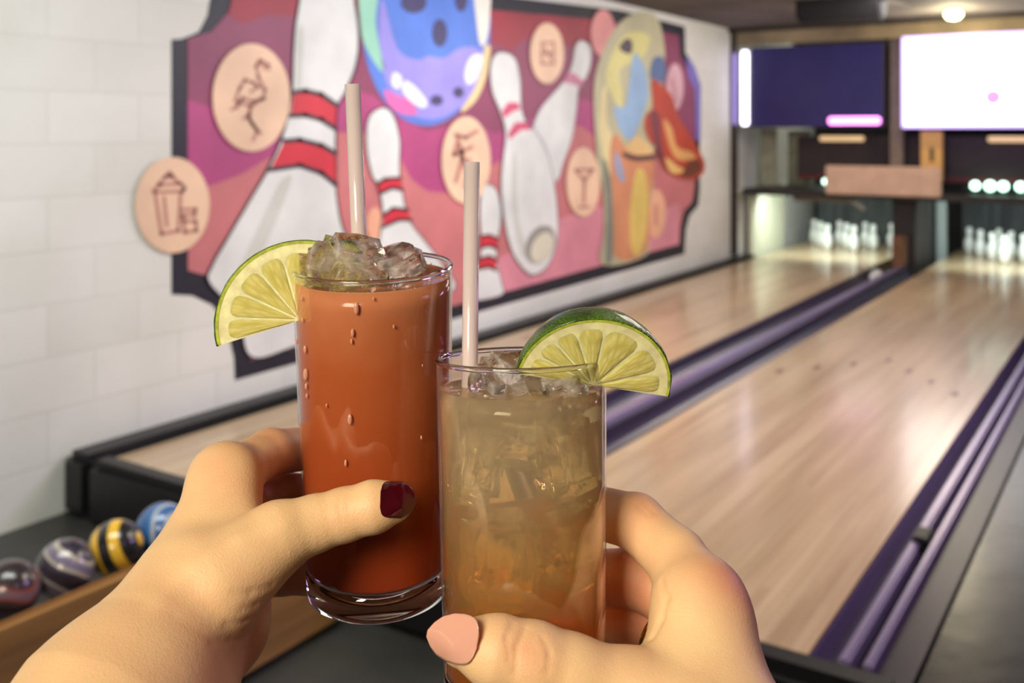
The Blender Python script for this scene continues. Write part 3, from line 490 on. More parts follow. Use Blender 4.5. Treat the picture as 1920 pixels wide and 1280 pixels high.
def icemat(name, ior, milk, col=(248, 246, 238), bump=.8, rough=.04):
    m = bpy.data.materials.new(name); m.use_nodes = True; nt = m.node_tree; nt.nodes.remove(nt.nodes['Principled BSDF']); out = nt.nodes['Material Output']
    gl = nt.nodes.new('ShaderNodeBsdfGlass'); gl.inputs['IOR'].default_value = ior; gl.inputs['Roughness'].default_value = rough; gl.inputs[0].default_value = lin(col)
    d = nt.nodes.new('ShaderNodeBsdfDiffuse'); d.inputs[0].default_value = lin(col); tl = nt.nodes.new('ShaderNodeBsdfTranslucent'); tl.inputs[0].default_value = lin(col); m1 = nt.nodes.new('ShaderNodeMixShader'); nt.links.new(d.outputs[0], m1.inputs[1]); nt.links.new(tl.outputs[0], m1.inputs[2])
    mx = nt.nodes.new('ShaderNodeMixShader'); tc = nt.nodes.new('ShaderNodeTexCoord'); n = nt.nodes.new('ShaderNodeTexNoise'); n.inputs['Scale'].default_value = 120; n.inputs['Detail'].default_value = 4; nt.links.new(tc.outputs['Object'], n.inputs[0])
    rr = nt.nodes.new('ShaderNodeMapRange'); rr.inputs[1].default_value = .42; rr.inputs[2].default_value = .7; rr.inputs[3].default_value = 0; rr.inputs[4].default_value = milk; nt.links.new(n.outputs[0], rr.inputs[0]); nt.links.new(rr.outputs[0], mx.inputs[0])
    nt.links.new(gl.outputs[0], mx.inputs[1]); nt.links.new(m1.outputs[0], mx.inputs[2]); nt.links.new(mx.outputs[0], out.inputs[0])
    n3 = nt.nodes.new('ShaderNodeTexNoise'); n3.inputs['Scale'].default_value = 160; n3.inputs['Detail'].default_value = 3; nt.links.new(tc.outputs['Object'], n3.inputs[0])
    bp = nt.nodes.new('ShaderNodeBump'); bp.inputs['Strength'].default_value = bump; bp.inputs['Distance'].default_value = .0015; nt.links.new(n3.outputs[0], bp.inputs['Height'])
    for s in (gl, d): nt.links.new(bp.outputs[0], s.inputs['Normal'])
    return m
ICE_IN = icemat('submerged_ice', 1.14, .75, (255, 253, 244), .8, .012); ICE_UP = icemat('wet_ice', 1.26, .6, (255, 252, 246), .8)
def ice(u, v, d, sx, sy, sz, rot, seed, m, lab, group, clip=None):
    bm = bmesh.new(); bmesh.ops.create_cube(bm, size=1)
    bmesh.ops.scale(bm, vec=(sx, sy, sz), verts=bm.verts[:]); bmesh.ops.bevel(bm, geom=bm.edges[:], offset=min(sx, sy, sz) * .24, segments=4, affect='EDGES')
    bmesh.ops.subdivide_edges(bm, edges=bm.edges[:], cuts=3, use_grid_fill=True)
    M = Matrix.Rotation(TH, 4, 'Z') @ Matrix.Rotation(rot[0], 4, 'X') @ Matrix.Rotation(rot[1], 4, 'Y') @ Matrix.Rotation(rot[2], 4, 'Z'); c = Vector(W(cp(u, v, d)))
    rnd = Vector((seed * 3.1, seed * 1.7, seed * 2.3))
    for vt in bm.verts:
        q = vt.co; k = mnoise.noise(q * 90 + rnd) * .0024 + mnoise.noise(q * 260 + rnd) * .0005; vt.co = M @ (q + q.normalized() * k) + c
        if clip:                                     # melted flush against the inside of the glass
            h = (vt.co - clip['B']).dot(clip['ax']); ctr = clip['B'] + clip['ax'] * h; rad = vt.co - ctr; mx_ = clip['rr'](h) - clip['th'] - .0006
            if rad.length > mx_: vt.co = ctr + rad.normalized() * (mx_ - .0004 * mnoise.noise(q * 300))
    props(bmo('ice_cube', bm, m, smooth=True, base=c), lab, 'ice cube', group)
GI, GJ = 'ice cubes in the amber drink', 'ice heaped on the orange drink'
ice(655, 500, .4285, .033, .024, .024, (.35, .5, .5), 1, ICE_UP, 'largest clear ice lump rising above the left glass rim', GJ, g1)
ice(735, 505, .437, .026, .024, .016, (.2, -.25, .9), 2, ICE_UP, 'lower ice lump right of the largest one in the left glass', GJ, g1)
ice(600, 502, .4265, .018, .016, .014, (.4, .2, .2), 3, ICE_UP, 'small ice lump against the left lime slice', GJ, g1)
ice(957, 722, .412, .030, .026, .024, (.3, .3, .6), 4, ICE_UP, 'dark clear ice cube poking above the amber drink', GI, g2)
ice(1040, 720, .405, .024, .024, .020, (.1, -.2, .3), 5, ICE_IN, 'ice cube just under the right lime wedge', GI, g2)
ice(900, 850, .402, .021, .022, .036, (.1, .16, .2), 6, ICE_IN, 'rounded ice cube against the straw, upper left in the amber drink', GI, g2)
ice(1060, 860, .402, .026, .026, .034, (.05, -.14, .5), 7, ICE_IN, 'cracked ice cube at the upper right of the amber drink', GI, g2)
ice(975, 800, .415, .028, .024, .028, (.5, .3, .1), 8, ICE_IN, 'ice cube behind the middle of the amber drink', GI, g2)
ice(945, 1040, .398, .024, .022, .038, (0, .03, .15), 9, ICE_IN, 'tall square ice cube low in the amber drink', GI, g2)
ice(1060, 1020, .402, .026, .026, .030, (.2, -.1, .4), 10, ICE_IN, 'ice cube at the lower right of the amber drink', GI, g2)

# bubbles
def bubbles(name, g_, h, n, rad, seed, lab, spread=.002):
    rnd = random.Random(seed); bm = bmesh.new(); e1 = g_['ax'].orthogonal().normalized(); e2 = g_['ax'].cross(e1)
    for i in range(n):
        a = rnd.uniform(0, 6.28); r_ = rnd.uniform(*rad); hh = h + rnd.uniform(-spread, spread * .6) if i % 3 else h - .0014; R_ = g_['rr'](hh) - g_['th'] - r_ - .0002 - (rnd.uniform(0, .02) if not i % 3 else 0)
        bmesh.ops.create_icosphere(bm, subdivisions=2, radius=r_, matrix=Matrix.Translation(g_['B'] + g_['ax'] * hh + (e1 * math.cos(a) + e2 * math.sin(a)) * R_))
    props(bmo(name, bm, SOLID, smooth=True, base=g_['B'] + g_['ax'] * h), lab, 'bubbles', None, 'stuff')
bubbles('bubbles', g2, h2 + .001, 60, (.0003, .0009), 3, 'tiny bubbles around the surface of the amber drink', .004)
bubbles('bubbles', g1, g1['L'] - .004, 45, (.0003, .0007), 5, 'tiny bubbles around the surface of the orange drink', .001)
# straws
ST_M = bpy.data.materials.new('frosted_straw'); ST_M.use_nodes = True; nt = ST_M.node_tree; b = nt.nodes['Principled BSDF']; b.inputs['Base Color'].default_value = lin((252, 240, 236)); b.inputs['Roughness'].default_value = .16; b.inputs['Coat Weight'].default_value = .5
tl = nt.nodes.new('ShaderNodeBsdfTranslucent'); tl.inputs[0].default_value = lin((245, 232, 228)); tp_ = nt.nodes.new('ShaderNodeBsdfTransparent'); tp_.inputs[0].default_value = (.95, .92, .92, 1)
m1 = nt.nodes.new('ShaderNodeMixShader'); m1.inputs[0].default_value = .35; m2 = nt.nodes.new('ShaderNodeMixShader'); m2.inputs[0].default_value = .25
nt.links.new(b.outputs[0], m1.inputs[1]); nt.links.new(tl.outputs[0], m1.inputs[2]); nt.links.new(m1.outputs[0], m2.inputs[1]); nt.links.new(tp_.outputs[0], m2.inputs[2]); nt.links.new(m2.outputs[0], nt.nodes['Material Output'].inputs[0])
def straw(a, b_, lab):
    a, b_ = Vector(W(cp(*a))), Vector(W(cp(*b_))); L = (b_ - a).length
    props(bmo('drinking_straw', lathe(bmesh.new(), [(.0034, 0), (.0034, L), (.0030, L), (.0030, 0)], a, b_ - a, 32, closed=True), ST_M, smooth=True, base=b_), lab, 'straw', 'frosted plastic straws')
straw((661, 157, .437), (690, 830, .446), 'frosted white straw in the orange drink'); straw((885, 304, .432), (876, 1150, .4115), 'frosted white straw in the amber drink')

# lime wedges
def limemats():
    rind = mat('lime_rind', (66, 96, 12), .3, coat=.3, var=.35, vs=90, bump=.9, bs=900)
    pith = mat('lime_pith', (244, 234, 178), .45, var=.08, vs=200, sss=.3, sssr=.003)
    m = bpy.data.materials.new('lime_pulp'); m.use_nodes = True; nt = m.node_tree; b = nt.nodes['Principled BSDF']
    at = nt.nodes.new('ShaderNodeUVMap'); mp = nt.nodes.new('ShaderNodeMapping'); mp.inputs['Scale'].default_value = (3.2, 13, 1); nt.links.new(at.outputs[0], mp.inputs[0])
    n = nt.nodes.new('ShaderNodeTexVoronoi'); n.inputs['Scale'].default_value = 1.6; nt.links.new(mp.outputs[0], n.inputs[0])
    r = nt.nodes.new('ShaderNodeValToRGB'); r.color_ramp.elements[0].color = lin((230, 222, 148)); r.color_ramp.elements[1].color = lin((206, 196, 106)); r.color_ramp.elements[1].position = .8; nt.links.new(n.outputs['Distance'], r.inputs[0]); nt.links.new(r.outputs[0], b.inputs['Base Color'])
    bp = nt.nodes.new('ShaderNodeBump'); bp.inputs['Strength'].default_value = .35; bp.inputs['Distance'].default_value = .0008; bp.invert = True; nt.links.new(n.outputs['Distance'], bp.inputs['Height']); nt.links.new(bp.outputs[0], b.inputs['Normal'])
    b.inputs['Roughness'].default_value = .14; b.inputs['Subsurface Weight'].default_value = .5; b.inputs['Subsurface Radius'].default_value = (1, .9, .3); b.inputs['Subsurface Scale'].default_value = .004
    return rind, pith, m
RIND, PITH, PULP = limemats()
def lime(ctr, ang, Rr, tilt, swing, phi, bounds, lab, long=1.04, thick=.10):
    c = Vector(W(cp(*ctr)))
    A = RT * math.cos(ang) + UP * math.sin(ang)                    # along the flat edge, to the right
    Bq = UP * math.cos(ang) - RT * math.sin(ang); Nq = FW          # up in the face, away from the viewer
    rs = Matrix.Rotation(swing, 3, Bq); A = rs @ A; Nq = rs @ Nq
    rt_ = Matrix.Rotation(tilt, 3, A); Bq = rt_ @ Bq; Nq = rt_ @ Nq   # tip the top towards the viewer
    if (A.cross(Bq)).dot(Nq) * 0 != 0: pass
    t = empty('lime_wedge', c, lab, 'lime')
    def S(rad, be, al, off=0):
        return c + A * (rad * long * math.cos(be)) + (Bq * math.cos(al) + Nq * math.sin(al)) * (rad * math.sin(be)) - Nq * off
    nb, na = 72, 18; bm = bmesh.new(); g = [[bm.verts.new(S(Rr * (1 + .012 * mnoise.noise(Vector((i * .21, j * .25, ctr[0])))), math.pi * i / nb, phi * j / na)) for j in range(na + 1)] for i in range(nb + 1)]
    for i in range(nb):
        for j in range(na): bm.faces.new((g[i][j], g[i + 1][j], g[i + 1][j + 1], g[i][j + 1]))
    bmesh.ops.remove_doubles(bm, verts=bm.verts[:], dist=1e-5); bmesh.ops.recalc_face_normals(bm, faces=bm.faces[:])
    o = bmo('rind', bm, RIND, t, smooth=True); so = o.modifiers.new('t', 'SOLIDIFY'); so.thickness = .0008; so.offset = 0
    bm = bmesh.new()
    for al in (0, phi):                                            # the two cut faces
        rings = []
        for rad in np.linspace(0, Rr * .992, 9)[1:]: rings.append([bm.verts.new(S(rad, math.pi * i / nb, al)) for i in range(nb + 1)])
        ce = bm.verts.new(c)
        for i in range(nb): bm.faces.new((ce, rings[0][i], rings[0][i + 1]))
        for a_, b_ in zip(rings, rings[1:]):
            for i in range(nb): bm.faces.new((a_[i], b_[i], b_[i + 1], a_[i + 1]))
    bmo('pith', bm, PITH, t, smooth=False)
    bm = bmesh.new()
    for al, sg in ((0, 1), (phi, -1)):
        nf = (-Bq * math.sin(al) + Nq * math.cos(al)) * sg * .00012
        a_ = [bm.verts.new(S(Rr * .962, math.pi * i / nb, al) - nf) for i in range(nb + 1)]; b_ = [bm.verts.new(S(Rr * .998, math.pi * i / nb, al) - nf) for i in range(nb + 1)]
        for i in range(nb): bm.faces.new((a_[i], a_[i + 1], b_[i + 1], b_[i]))
    bmo('zest_edge', bm, mat('zest_green', (176, 188, 70), .4, var=.15, vs=300), t)
    for al, sg in ((0, 1), (phi, -1)):
        for b0, b1 in zip(bounds, bounds[1:]):
            b0r, b1r = math.radians(b0), math.radians(b1); bm = bmesh.new(); uvl = bm.loops.layers.uv.new('uv'); NR, NA = 8, 12; grid = []; uvs = {}
            r0, r1 = Rr * .05, Rr * (1 - thick - .01)
            for i in range(NR + 1):
                rad = r0 + (r1 - r0) * i / NR; gap = min(.00032 / max(rad, .002), (b1r - b0r) * .42)
                if b0 == bounds[0]: g0 = gap * .2
                else: g0 = gap
                g1_ = gap * .2 if b1 == bounds[-1] else gap
                row = []
                for j in range(NA + 1):
                    s = j / NA; be = b0r + g0 + (b1r - g1_ - b0r - g0) * s; ed = abs(2 * s - 1)
                    rr_ = rad - (Rr * .10 * ed ** 5) * (i / NR) ** 3
                    hgt = .0007 * (1 - ed ** 6) * (1 - abs(2 * i / NR - 1) ** 8) - .0001
                    v_ = bm.verts.new(S(rr_, be, al, 0) - ((-Bq * math.sin(al) + Nq * math.cos(al)) * sg) * hgt); uvs[v_] = (s * .8 + b0, i / NR); row.append(v_)
                grid.append(row)
            for i in range(NR):
                for j in range(NA):
                    f = bm.faces.new((grid[i][j], grid[i][j + 1], grid[i + 1][j + 1], grid[i + 1][j]))
                    for l_ in f.loops: l_[uvl].uv = (uvs[l_.vert][1], uvs[l_.vert][0] * .35)
            bmo('pulp_segment', bm, PULP, t, smooth=True)
    return t
lime((563, 600, .4275), math.radians(15.5), .0336, math.radians(-2), math.radians(16), math.radians(38), (1, 34, 62, 90, 113, 137, 160, 179), 'pale green lime slice on the left rim of the orange drink', thick=.13)
lime((1112, 722, .398), math.radians(-10), .0303, math.radians(21), math.radians(6), math.radians(58), (1, 24, 55, 92, 117, 138, 158, 179), 'dark green lime wedge on the right rim of the amber drink', long=1.02, thick=.12)

# ------------------------------------------------------------------ hands: one continuous surface each, taken from a smooth distance field
def seg(p, a, b_, ra, rb):
    a = np.asarray(a); b_ = np.asarray(b_); ab = b_ - a; t = np.clip(((p - a) @ ab) / (ab @ ab), 0, 1)
    return np.linalg.norm(p - a - t[..., None] * ab, axis=-1) - (ra + (rb - ra) * t)
def smin(a, b_, k):
    h = np.clip(k - np.abs(a - b_), 0, None) / k; return np.minimum(a, b_) - h * h * k * .25
def node(u, v, d, rpx): return (cp(u, v, d), rpx * d / F)
def chain(p, nodes, k=.004):
    D = None
    for (a, ra), (b_, rb) in zip(nodes, nodes[1:]):
        s = seg(p, a, b_, ra, rb); D = s if D is None else smin(D, s, k)
    return D
def cylsdf(p, g_):
    B = g_['bot']; ax = g_['top'] - B; L = np.linalg.norm(ax); ax = ax / L; h = (p - B) @ ax; r_ = np.linalg.norm(p - B - h[..., None] * ax, axis=-1)
    return np.maximum(r_ - (g_['rb'] + (g_['rt'] - g_['rb']) * h / L), np.maximum(-h, h - L))
def hand_field(spec, folds=True):
    def f(p):
        palm = None
        for a, b_, k in spec['palm']:
            s = seg(p, a[0], b_[0], a[1], b_[1]); palm = s if palm is None else smin(palm, s, k)
        D = None
        for fi in spec['fingers']:
            q = smin(palm, chain(p, fi, .003), .007); D = q if D is None else smin(D, q, .0015)
        for c_, r_, dep in spec.get('dents', []):                 # skin folds
            D = D + dep * np.exp(-((np.linalg.norm(p - c_, axis=-1) / r_) ** 2))
        for a, b_, wd, dep in spec.get('creases', []):
            D = D + dep * np.exp(-((seg(p, a, b_, 0, 0) / wd) ** 2))
        if folds:
            for a, b_, wd, dep in spec.get('fold_pts', []): D = D + dep * np.exp(-((seg(p, a, b_, 0, 0) / wd) ** 2))
        for g_ in GL: D = np.maximum(D, .0002 - cylsdf(p, g_))
        return D
    return f
def surface_nets(f, lo, hi, h):
    n = [int(math.ceil((hi[i] - lo[i]) / h)) + 1 for i in range(3)]
    xs = [lo[i] + h * np.arange(n[i]) for i in range(3)]
    V = np.empty(n)
    for i in range(n[0]):
        Y, Z = np.meshgrid(xs[1], xs[2], indexing='ij'); V[i] = f(np.stack([np.full_like(Y, xs[0][i]), Y, Z], -1))
    S = V < 0; cs = np.zeros([k - 1 for k in n]); acc = np.zeros([k - 1 for k in n] + [3])
    offs = [(0, 0, 0), (1, 0, 0), (0, 1, 0), (0, 0, 1), (1, 1, 0), (1, 0, 1), (0, 1, 1), (1, 1, 1)]
    sl = lambda A, o: A[o[0]:n[0] - 1 + o[0], o[1]:n[1] - 1 + o[1], o[2]:n[2] - 1 + o[2]]
    for a in offs:
        for ax in range(3):
            if a[ax]: continue
            b_ = list(a); b_[ax] = 1; va, vb = sl(V, a), sl(V, b_); cr = (va < 0) != (vb < 0)
            with np.errstate(divide='ignore', invalid='ignore'): t = np.where(cr, va / (va - vb), 0)
            pos = np.zeros(acc.shape); pos[...] = a; pos[..., ax] += t; acc += pos * cr[..., None]; cs += cr
    act = cs > 0; idx = -np.ones(act.shape, int); ii = np.argwhere(act); idx[act] = np.arange(len(ii))
    verts = np.array(lo) + h * (ii + acc[act] / cs[act][:, None]); faces = []
    for ax in range(3):
        a_, b_ = [(1, 2), (2, 0), (0, 1)][ax]; s0 = [slice(None)] * 3; s1 = [slice(None)] * 3; s0[ax] = slice(0, -1); s1[ax] = slice(1, None)
        cr = S[tuple(s0)] != S[tuple(s1)]; e = np.argwhere(cr); e = e[(e[:, a_] > 0) & (e[:, b_] > 0) & (e[:, a_] < n[a_] - 1) & (e[:, b_] < n[b_] - 1)]
        fl = S[tuple(s0)][tuple(e.T)]
        def cell(da, db):
            q = e.copy(); q[:, a_] -= da; q[:, b_] -= db; return idx[tuple(q.T)]
        Q = np.stack([cell(1, 1), cell(0, 1), cell(0, 0), cell(1, 0)], 1); Q[~fl] = Q[~fl][:, ::-1]; faces.append(Q)
    return verts, np.concatenate(faces)
def grad(f, p, e=4e-4):
    return np.stack([(f(p + d_) - f(p - d_)) / (2 * e) for d_ in np.eye(3) * e], -1)
def skin_mat():
    m = bpy.data.materials.new('skin'); m.use_nodes = True; nt = m.node_tree; b = nt.nodes['Principled BSDF']
    at = nt.nodes.new('ShaderNodeAttribute'); at.attribute_name = 'blush'
    tc = nt.nodes.new('ShaderNodeTexCoord'); n = nt.nodes.new('ShaderNodeTexNoise'); n.inputs['Scale'].default_value = 55; n.inputs['Detail'].default_value = 5; nt.links.new(tc.outputs['Object'], n.inputs[0])
    ad = nt.nodes.new('ShaderNodeMath'); ad.operation = 'MULTIPLY_ADD'; ad.inputs[1].default_value = .5; nt.links.new(n.outputs[0], ad.inputs[0]); nt.links.new(at.outputs['Fac'], ad.inputs[2])
    r = nt.nodes.new('ShaderNodeValToRGB'); nt.links.new(ad.outputs[0], r.inputs[0])
    r.color_ramp.elements[0].position = .1; r.color_ramp.elements[0].color = lin((239, 204, 152)); r.color_ramp.elements[1].position = 1.1; r.color_ramp.elements[1].color = lin((223, 157, 118)); nt.links.new(r.outputs[0], b.inputs['Base Color'])
    b.inputs['Roughness'].default_value = .5; b.inputs['Specular IOR Level'].default_value = .35; b.inputs['Subsurface Weight'].default_value = .35; b.inputs['Subsurface Radius'].default_value = (1, .38, .2); b.inputs['Subsurface Scale'].default_value = .0045
    v = nt.nodes.new('ShaderNodeTexVoronoi'); v.inputs['Scale'].default_value = 1100; nt.links.new(tc.outputs['Object'], v.inputs[0]); n2 = nt.nodes.new('ShaderNodeTexNoise'); n2.inputs['Scale'].default_value = 300; nt.links.new(tc.outputs['Object'], n2.inputs[0])
    a2 = nt.nodes.new('ShaderNodeMath'); a2.operation = 'ADD'; nt.links.new(v.outputs['Distance'], a2.inputs[0]); nt.links.new(n2.outputs[0], a2.inputs[1])
    bp = nt.nodes.new('ShaderNodeBump'); bp.inputs['Strength'].default_value = .22; bp.inputs['Distance'].default_value = .0004; nt.links.new(a2.outputs[0], bp.inputs['Height']); nt.links.new(bp.outputs[0], b.inputs['Normal'])
    return m
SKIN = skin_mat()
def to_mesh(name, V, Q, m, parent=None, base=None):
    me = bpy.data.meshes.new(name); Wm = np.array([list(RT), list(FW), list(UP)]); PW = V @ Wm + np.array(list(EYE))
    me.vertices.add(len(PW)); me.vertices.foreach_set('co', PW.astype(np.float32).ravel()); me.loops.add(Q.size); me.loops.foreach_set('vertex_index', Q.ravel().astype(np.int32))
    me.polygons.add(len(Q)); me.polygons.foreach_set('loop_start', np.arange(0, Q.size, 4, dtype=np.int32)); me.update(calc_edges=True); me.validate()
    me.polygons.foreach_set('use_smooth', [True] * len(me.polygons)); me.materials.append(m); return link(name, me, parent, base)
def build_hand(name, spec, lo, hi, label, h=.001):
    f = hand_field(spec, False); spec['fold_pts'] = []
    def hit(u, v):
        r_ = cp(u, v, 1.0); r_ = r_ / np.linalg.norm(r_); t_ = .30
        for _ in range(60): t_ += float(f((r_ * t_)[None])[0]) * .8
        return r_ * t_
    for ln, wd, dep in spec.get('folds', []):
        pts = [hit(*q_) for q_ in ln]; spec['fold_pts'] += [(a, b_, wd, dep) for a, b_ in zip(pts, pts[1:]) if np.linalg.norm(a - b_) < .03]
    f = hand_field(spec); V, Q = surface_nets(f, lo, hi, h)
    for _ in range(2):
        d_ = f(V); G = grad(f, V); V = V - (d_ / np.maximum((G * G).sum(-1), .3))[:, None] * G
    o = to_mesh(name, V, Q, SKIN, None, Vector(W(spec['palm'][0][0][0])))
    bl_ = np.zeros(len(V))
    for c_, r_, a_ in spec['blush']: bl_ += a_ * np.exp(-((np.linalg.norm(V - c_, axis=-1) / r_) ** 2))
    at = o.data.attributes.new('blush', 'FLOAT', 'POINT'); at.data.foreach_set('value', np.clip(bl_, -.3, 1.2).astype(np.float32))
    return props(o, label, 'hand'), f
def nail(f, u, v, d, ang, length, wmax, prof, m, parent, label, lift=.0005, arch=.35, drop=0):
    """nail plate: outline given along the finger, laid over the finger tip and bulged like a real nail"""
    c0 = cp(u, v, d); ax = np.array([math.cos(ang), 0, math.sin(ang)]); lt = np.array([-math.sin(ang), 0, math.cos(ang)]); NS, NT = 26, 18; top = []
    for i in range(NS + 1):
        s = i / NS; wd = np.interp(s, [q_[0] for q_ in prof], [q_[1] for q_ in prof]) * wmax
        for j in range(NT + 1):
            t_ = -1 + 2 * j / NT
            q_ = c0 + ax * (s - .5) * length + lt * t_ * wd; ray = q_ / np.linalg.norm(q_); dd = np.linalg.norm(q_) - .02
            for _ in range(24): dd += float(f((ray * dd)[None])[0]) * .9
            hit = ray * dd; ctr_d = 0
            top.append((s, t_, wd, q_, hit))
    hits = np.array([x[4] for x in top]).reshape(NS + 1, NT + 1, 3); n_ = NT // 2
    # fit depth of the centre line, then use a smooth arch across
    dep = np.array([hits[i, n_, 1] for i in range(NS + 1)]); ss = np.linspace(0, 1, NS + 1); ok = dep < d + .02
    co = np.polyfit(ss[ok], dep[ok], 2); dep = np.polyval(co, ss) if ok.all() else np.where(ok, dep, np.nan)
    if np.isnan(dep).any():
        k0 = max(int(ok.sum()) - 3, 2) if ok[0] else 0
        good = np.where(ok)[0]; co = np.polyfit(ss[good], hits[good, n_, 1], 1); dep = np.polyval(co, ss)
    V = []; YG = np.zeros((NS + 1, NT + 1))
    for i in range(NS + 1):
        for j in range(NT + 1):
            s, t_, wd, q_, _ = top[i * (NT + 1) + j]; y = dep[i] - lift + arch * (t_ * wd) ** 2 / wmax + drop * s * s
            yh = hits[i, j, 1]; y = min(y, yh - lift) if abs(yh - y) < .012 else y; YG[i, j] = y; V.append(q_)
    Y_ = YG.copy()
    for _ in range(16):
        P_ = np.pad(Y_, 1, mode='reflect', reflect_type='odd'); Y_ = .25 * (P_[2:, 1:-1] + P_[:-2, 1:-1] + P_[1:-1, 2:] + P_[1:-1, :-2])
    Y_ -= max(0, float(np.percentile(Y_ - YG, 99.5)))
    V = [q_ * (y / q_[1]) for q_, y in zip(V, Y_.ravel())]
    V = np.array(V); nn = len(V); back = V + np.array([0, .0007, 0]); A = np.concatenate([V, back]); Q = []
    W_ = NT + 1
    for i in range(NS):
        for j in range(NT):
            a_ = i * W_ + j; Q.append((a_, a_ + 1, a_ + W_ + 1, a_ + W_)); Q.append((a_ + nn, a_ + W_ + nn, a_ + W_ + 1 + nn, a_ + 1 + nn))
    for i in range(NS):
        for j in (0, NT): a_ = i * W_ + j; Q.append((a_, a_ + W_, a_ + W_ + nn, a_ + nn))
    for j in range(NT):
        for i in (0, NS): a_ = i * W_ + j; Q.append((a_, a_ + 1, a_ + 1 + nn, a_ + nn))
    o = to_mesh('thumbnail', A, np.array(Q), m, parent); bm = bmesh.new(); bm.from_mesh(o.data); bmesh.ops.recalc_face_normals(bm, faces=bm.faces[:]); bm.to_mesh(o.data); bm.free(); o['label'] = label; return o

N = node
# left hand
iK, mK, rK, pK = N(420, 897, .418, 50), N(432, 960, .438, 44), N(440, 1025, .452, 42), N(450, 1085, .458, 38)
wr1, wr2 = N(350, 1110, .378, 84), N(392, 1185, .392, 76)
th1 = [N(415, 1095, .372, 84), N(528, 1003, .386, 60), N(588, 982, .391, 50), N(645, 965, .3935, 47), N(700, 950, .394, 46), N(735, 942, .395, 38)]
L = dict(palm=[(wr1, iK, .012), (wr1, mK, .012), (wr2, rK, .012), (wr2, pK, .012), (iK, pK, .010), (N(352, 1128, .376, 94), N(300, 1206, .360, 112), .010), (N(300, 1206, .360, 112), N(222, 1340, .340, 180), .010), (N(222, 1340, .340, 180), N(70, 1560, .30, 210), .010), (N(392, 1190, .385, 72), N(296, 1400, .34, 120), .010),
               (N(420, 1090, .374, 76), N(500, 1020, .386, 58), .012), (N(440, 1000, .400, 42), N(430, 905, .412, 36), .014), (N(430, 1175, .405, 58), pK, .014)],
         fingers=[th1, [iK, N(505, 848, .452, 42), N(600, 838, .490, 38), N(720, 850, .492, 34)], [mK, N(512, 925, .470, 40), N(620, 930, .492, 36), N(740, 935, .492, 33)],
                  [rK, N(515, 1002, .474, 38), N(620, 1015, .494, 35), N(730, 1020, .494, 32)], [pK, N(530, 1078, .472, 34), N(620, 1085, .492, 31), N(700, 1085, .492, 29)]],
         folds=[([(436, 1112), (470, 1110), (512, 1096)], .0015, .00028), ([(452, 1142), (480, 1134), (500, 1122)], .0014, .00024), ([(425, 1170), (462, 1164), (490, 1148)], .0015, .0003), ([(395, 1204), (430, 1202), (466, 1190)], .0015, .00028),
                ([(640, 925), (636, 950), (642, 975)], .0011, .00022), ([(652, 926), (650, 950), (654, 978)], .0010, .0002), ([(300, 1130), (360, 1060), (450, 1010), (530, 985)], .004, -.0005)],
         blush=[(cp(640, 985, .372), .009, .7), (cp(520, 880, .46), .03, .8), (cp(560, 1090, .46), .03, .7), (cp(745, 940, .38), .010, .4), (cp(470, 1200, .38), .018, .7), (cp(400, 870, .40), .012, .3)])
handL, fL = build_hand('hand', L, (-.22, .24, -.30), (.004, .53, -.115), 'left hand with a dark red thumbnail gripping the orange drink')
NR_ = mat('dark_red_polish', (74, 8, 20), .08, coat=1); NP_ = mat('nude_polish', (226, 168, 146), .1, coat=1, sss=.1)
nail(fL, 746, 937, .386, math.radians(-2), .0136, .0070, [(0, .45), (.02, .68), (.06, .86), (.14, .96), (.3, 1), (.6, 1), (.8, .86), (.92, .58), (1, .2)], NR_, handL, 'glossy dark red polished thumbnail')
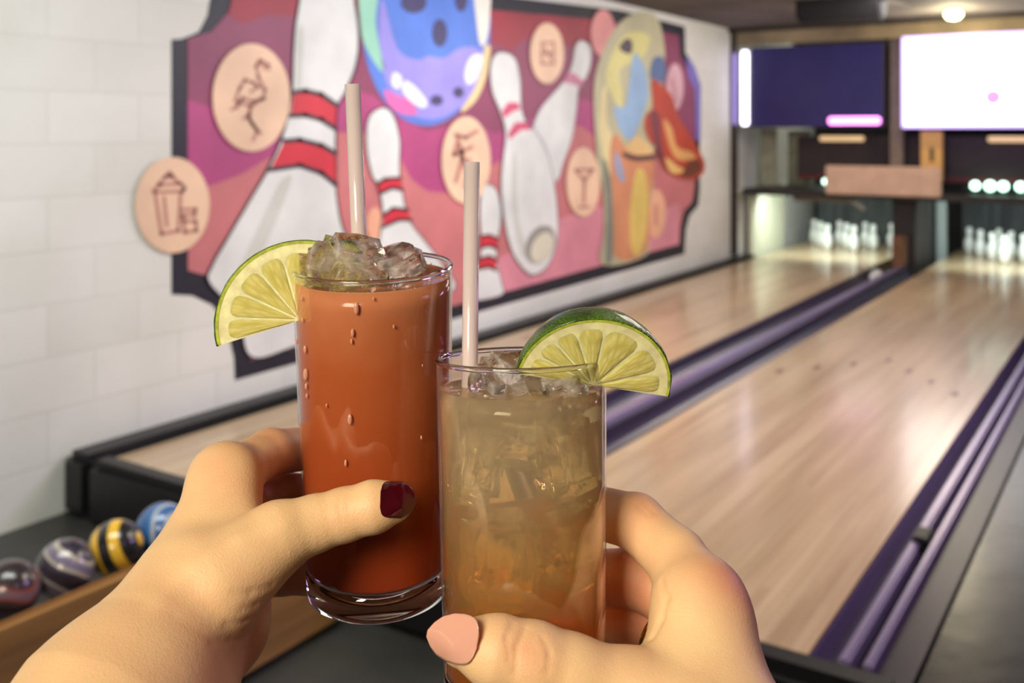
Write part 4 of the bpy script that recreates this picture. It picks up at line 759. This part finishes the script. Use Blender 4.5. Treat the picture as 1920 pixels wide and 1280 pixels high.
# right hand
iK, mK, rK, pK = N(1312, 1122, .392, 60), N(1342, 1190, .405, 58), N(1352, 1265, .414, 52), N(1340, 1330, .420, 46)
wr = N(1390, 1470, .350, 110)
th2 = [N(1300, 1360, .356, 92), N(1165, 1300, .362, 76), N(1070, 1265, .360, 70), N(1000, 1242, .3585, 70), N(930, 1222, .358, 64), N(868, 1205, .359, 44)]
Rh = dict(palm=[(wr, iK, .012), (wr, mK, .012), (wr, rK, .012), (N(1340, 1480, .356, 105), pK, .012), (iK, pK, .010), (wr, N(1430, 1750, .32, 150), .02),
                (N(1310, 1370, .360, 90), N(1190, 1310, .362, 72), .012), (N(1270, 1310, .366, 62), N(1304, 1150, .388, 56), .016), (N(1300, 1320, .372, 70), N(1325, 1170, .392, 58), .016)],
          fingers=[th2, [iK, N(1268, 1048, .408, 56), N(1193, 978, .426, 50), N(1090, 952, .456, 46), N(1000, 950, .460, 40)], [mK, N(1280, 1130, .424, 54), N(1190, 1082, .438, 52), N(1090, 1080, .458, 46), N(1000, 1080, .458, 40)],
                   [rK, N(1280, 1200, .430, 48), N(1190, 1160, .446, 48), N(1090, 1160, .460, 42), N(1000, 1160, .460, 36)], [pK, N(1270, 1280, .432, 42), N(1190, 1262, .446, 38), N(1100, 1250, .456, 34)]],
          folds=[([(962, 1168), (950, 1195), (955, 1240)], .0011, .0004), ([(985, 1178), (968, 1215), (966, 1262)], .0011, .0005), ([(1018, 1195), (1030, 1225), (1026, 1262)], .0011, .0004), ([(1240, 1090), (1250, 1120), (1240, 1160), (1222, 1195)], .0016, .0007), ([(1195, 945), (1215, 965)], .0012, .0004), ([(1205, 940), (1228, 962)], .0012, .0004)],
          blush=[(cp(1370, 1080, .385), .014, .8), (cp(1430, 1160, .40), .014, .6), (cp(1200, 950, .42), .012, .5), (cp(1190, 1110, .43), .02, .7), (cp(990, 1215, .345), .010, .5), (cp(1170, 1170, .43), .016, .8), (cp(1300, 1200, .37), .014, -.2)])
handR, fR = build_hand('hand', Rh, (-.035, .25, -.33), (.13, .51, -.135), 'right hand with a pale pink thumbnail gripping the front glass')
nail(fR, 848, 1196, .345, math.radians(170), .0178, .0088, [(0, .25), (.02, .48), (.06, .72), (.13, .9), (.24, .98), (.36, 1), (.55, .95), (.75, .76), (.9, .46), (1, .12)], NP_, handR, 'long pale pink polished thumbnail', arch=.4)
ringc = np.array(rK[0]) * .5 + cp(1280, 1200, .430) * .5; ax = cp(1280, 1200, .430) - np.array(rK[0]); axw = RT * ax[0] + FW * ax[1] + UP * ax[2]
bmo('ring', lathe(bmesh.new(), [(.0122, -.0008), (.0128, -.0008), (.0131, 0), (.0128, .0008), (.0122, .0008)], Vector(W(cp(1240, 1182, .436))), axw, 40, closed=True), mat('gold', (220, 170, 80), .2, metal=1), handR, smooth=True)['label'] = 'thin gold ring'
for o in scn.objects:
    if '_w' in o: del o['_w']
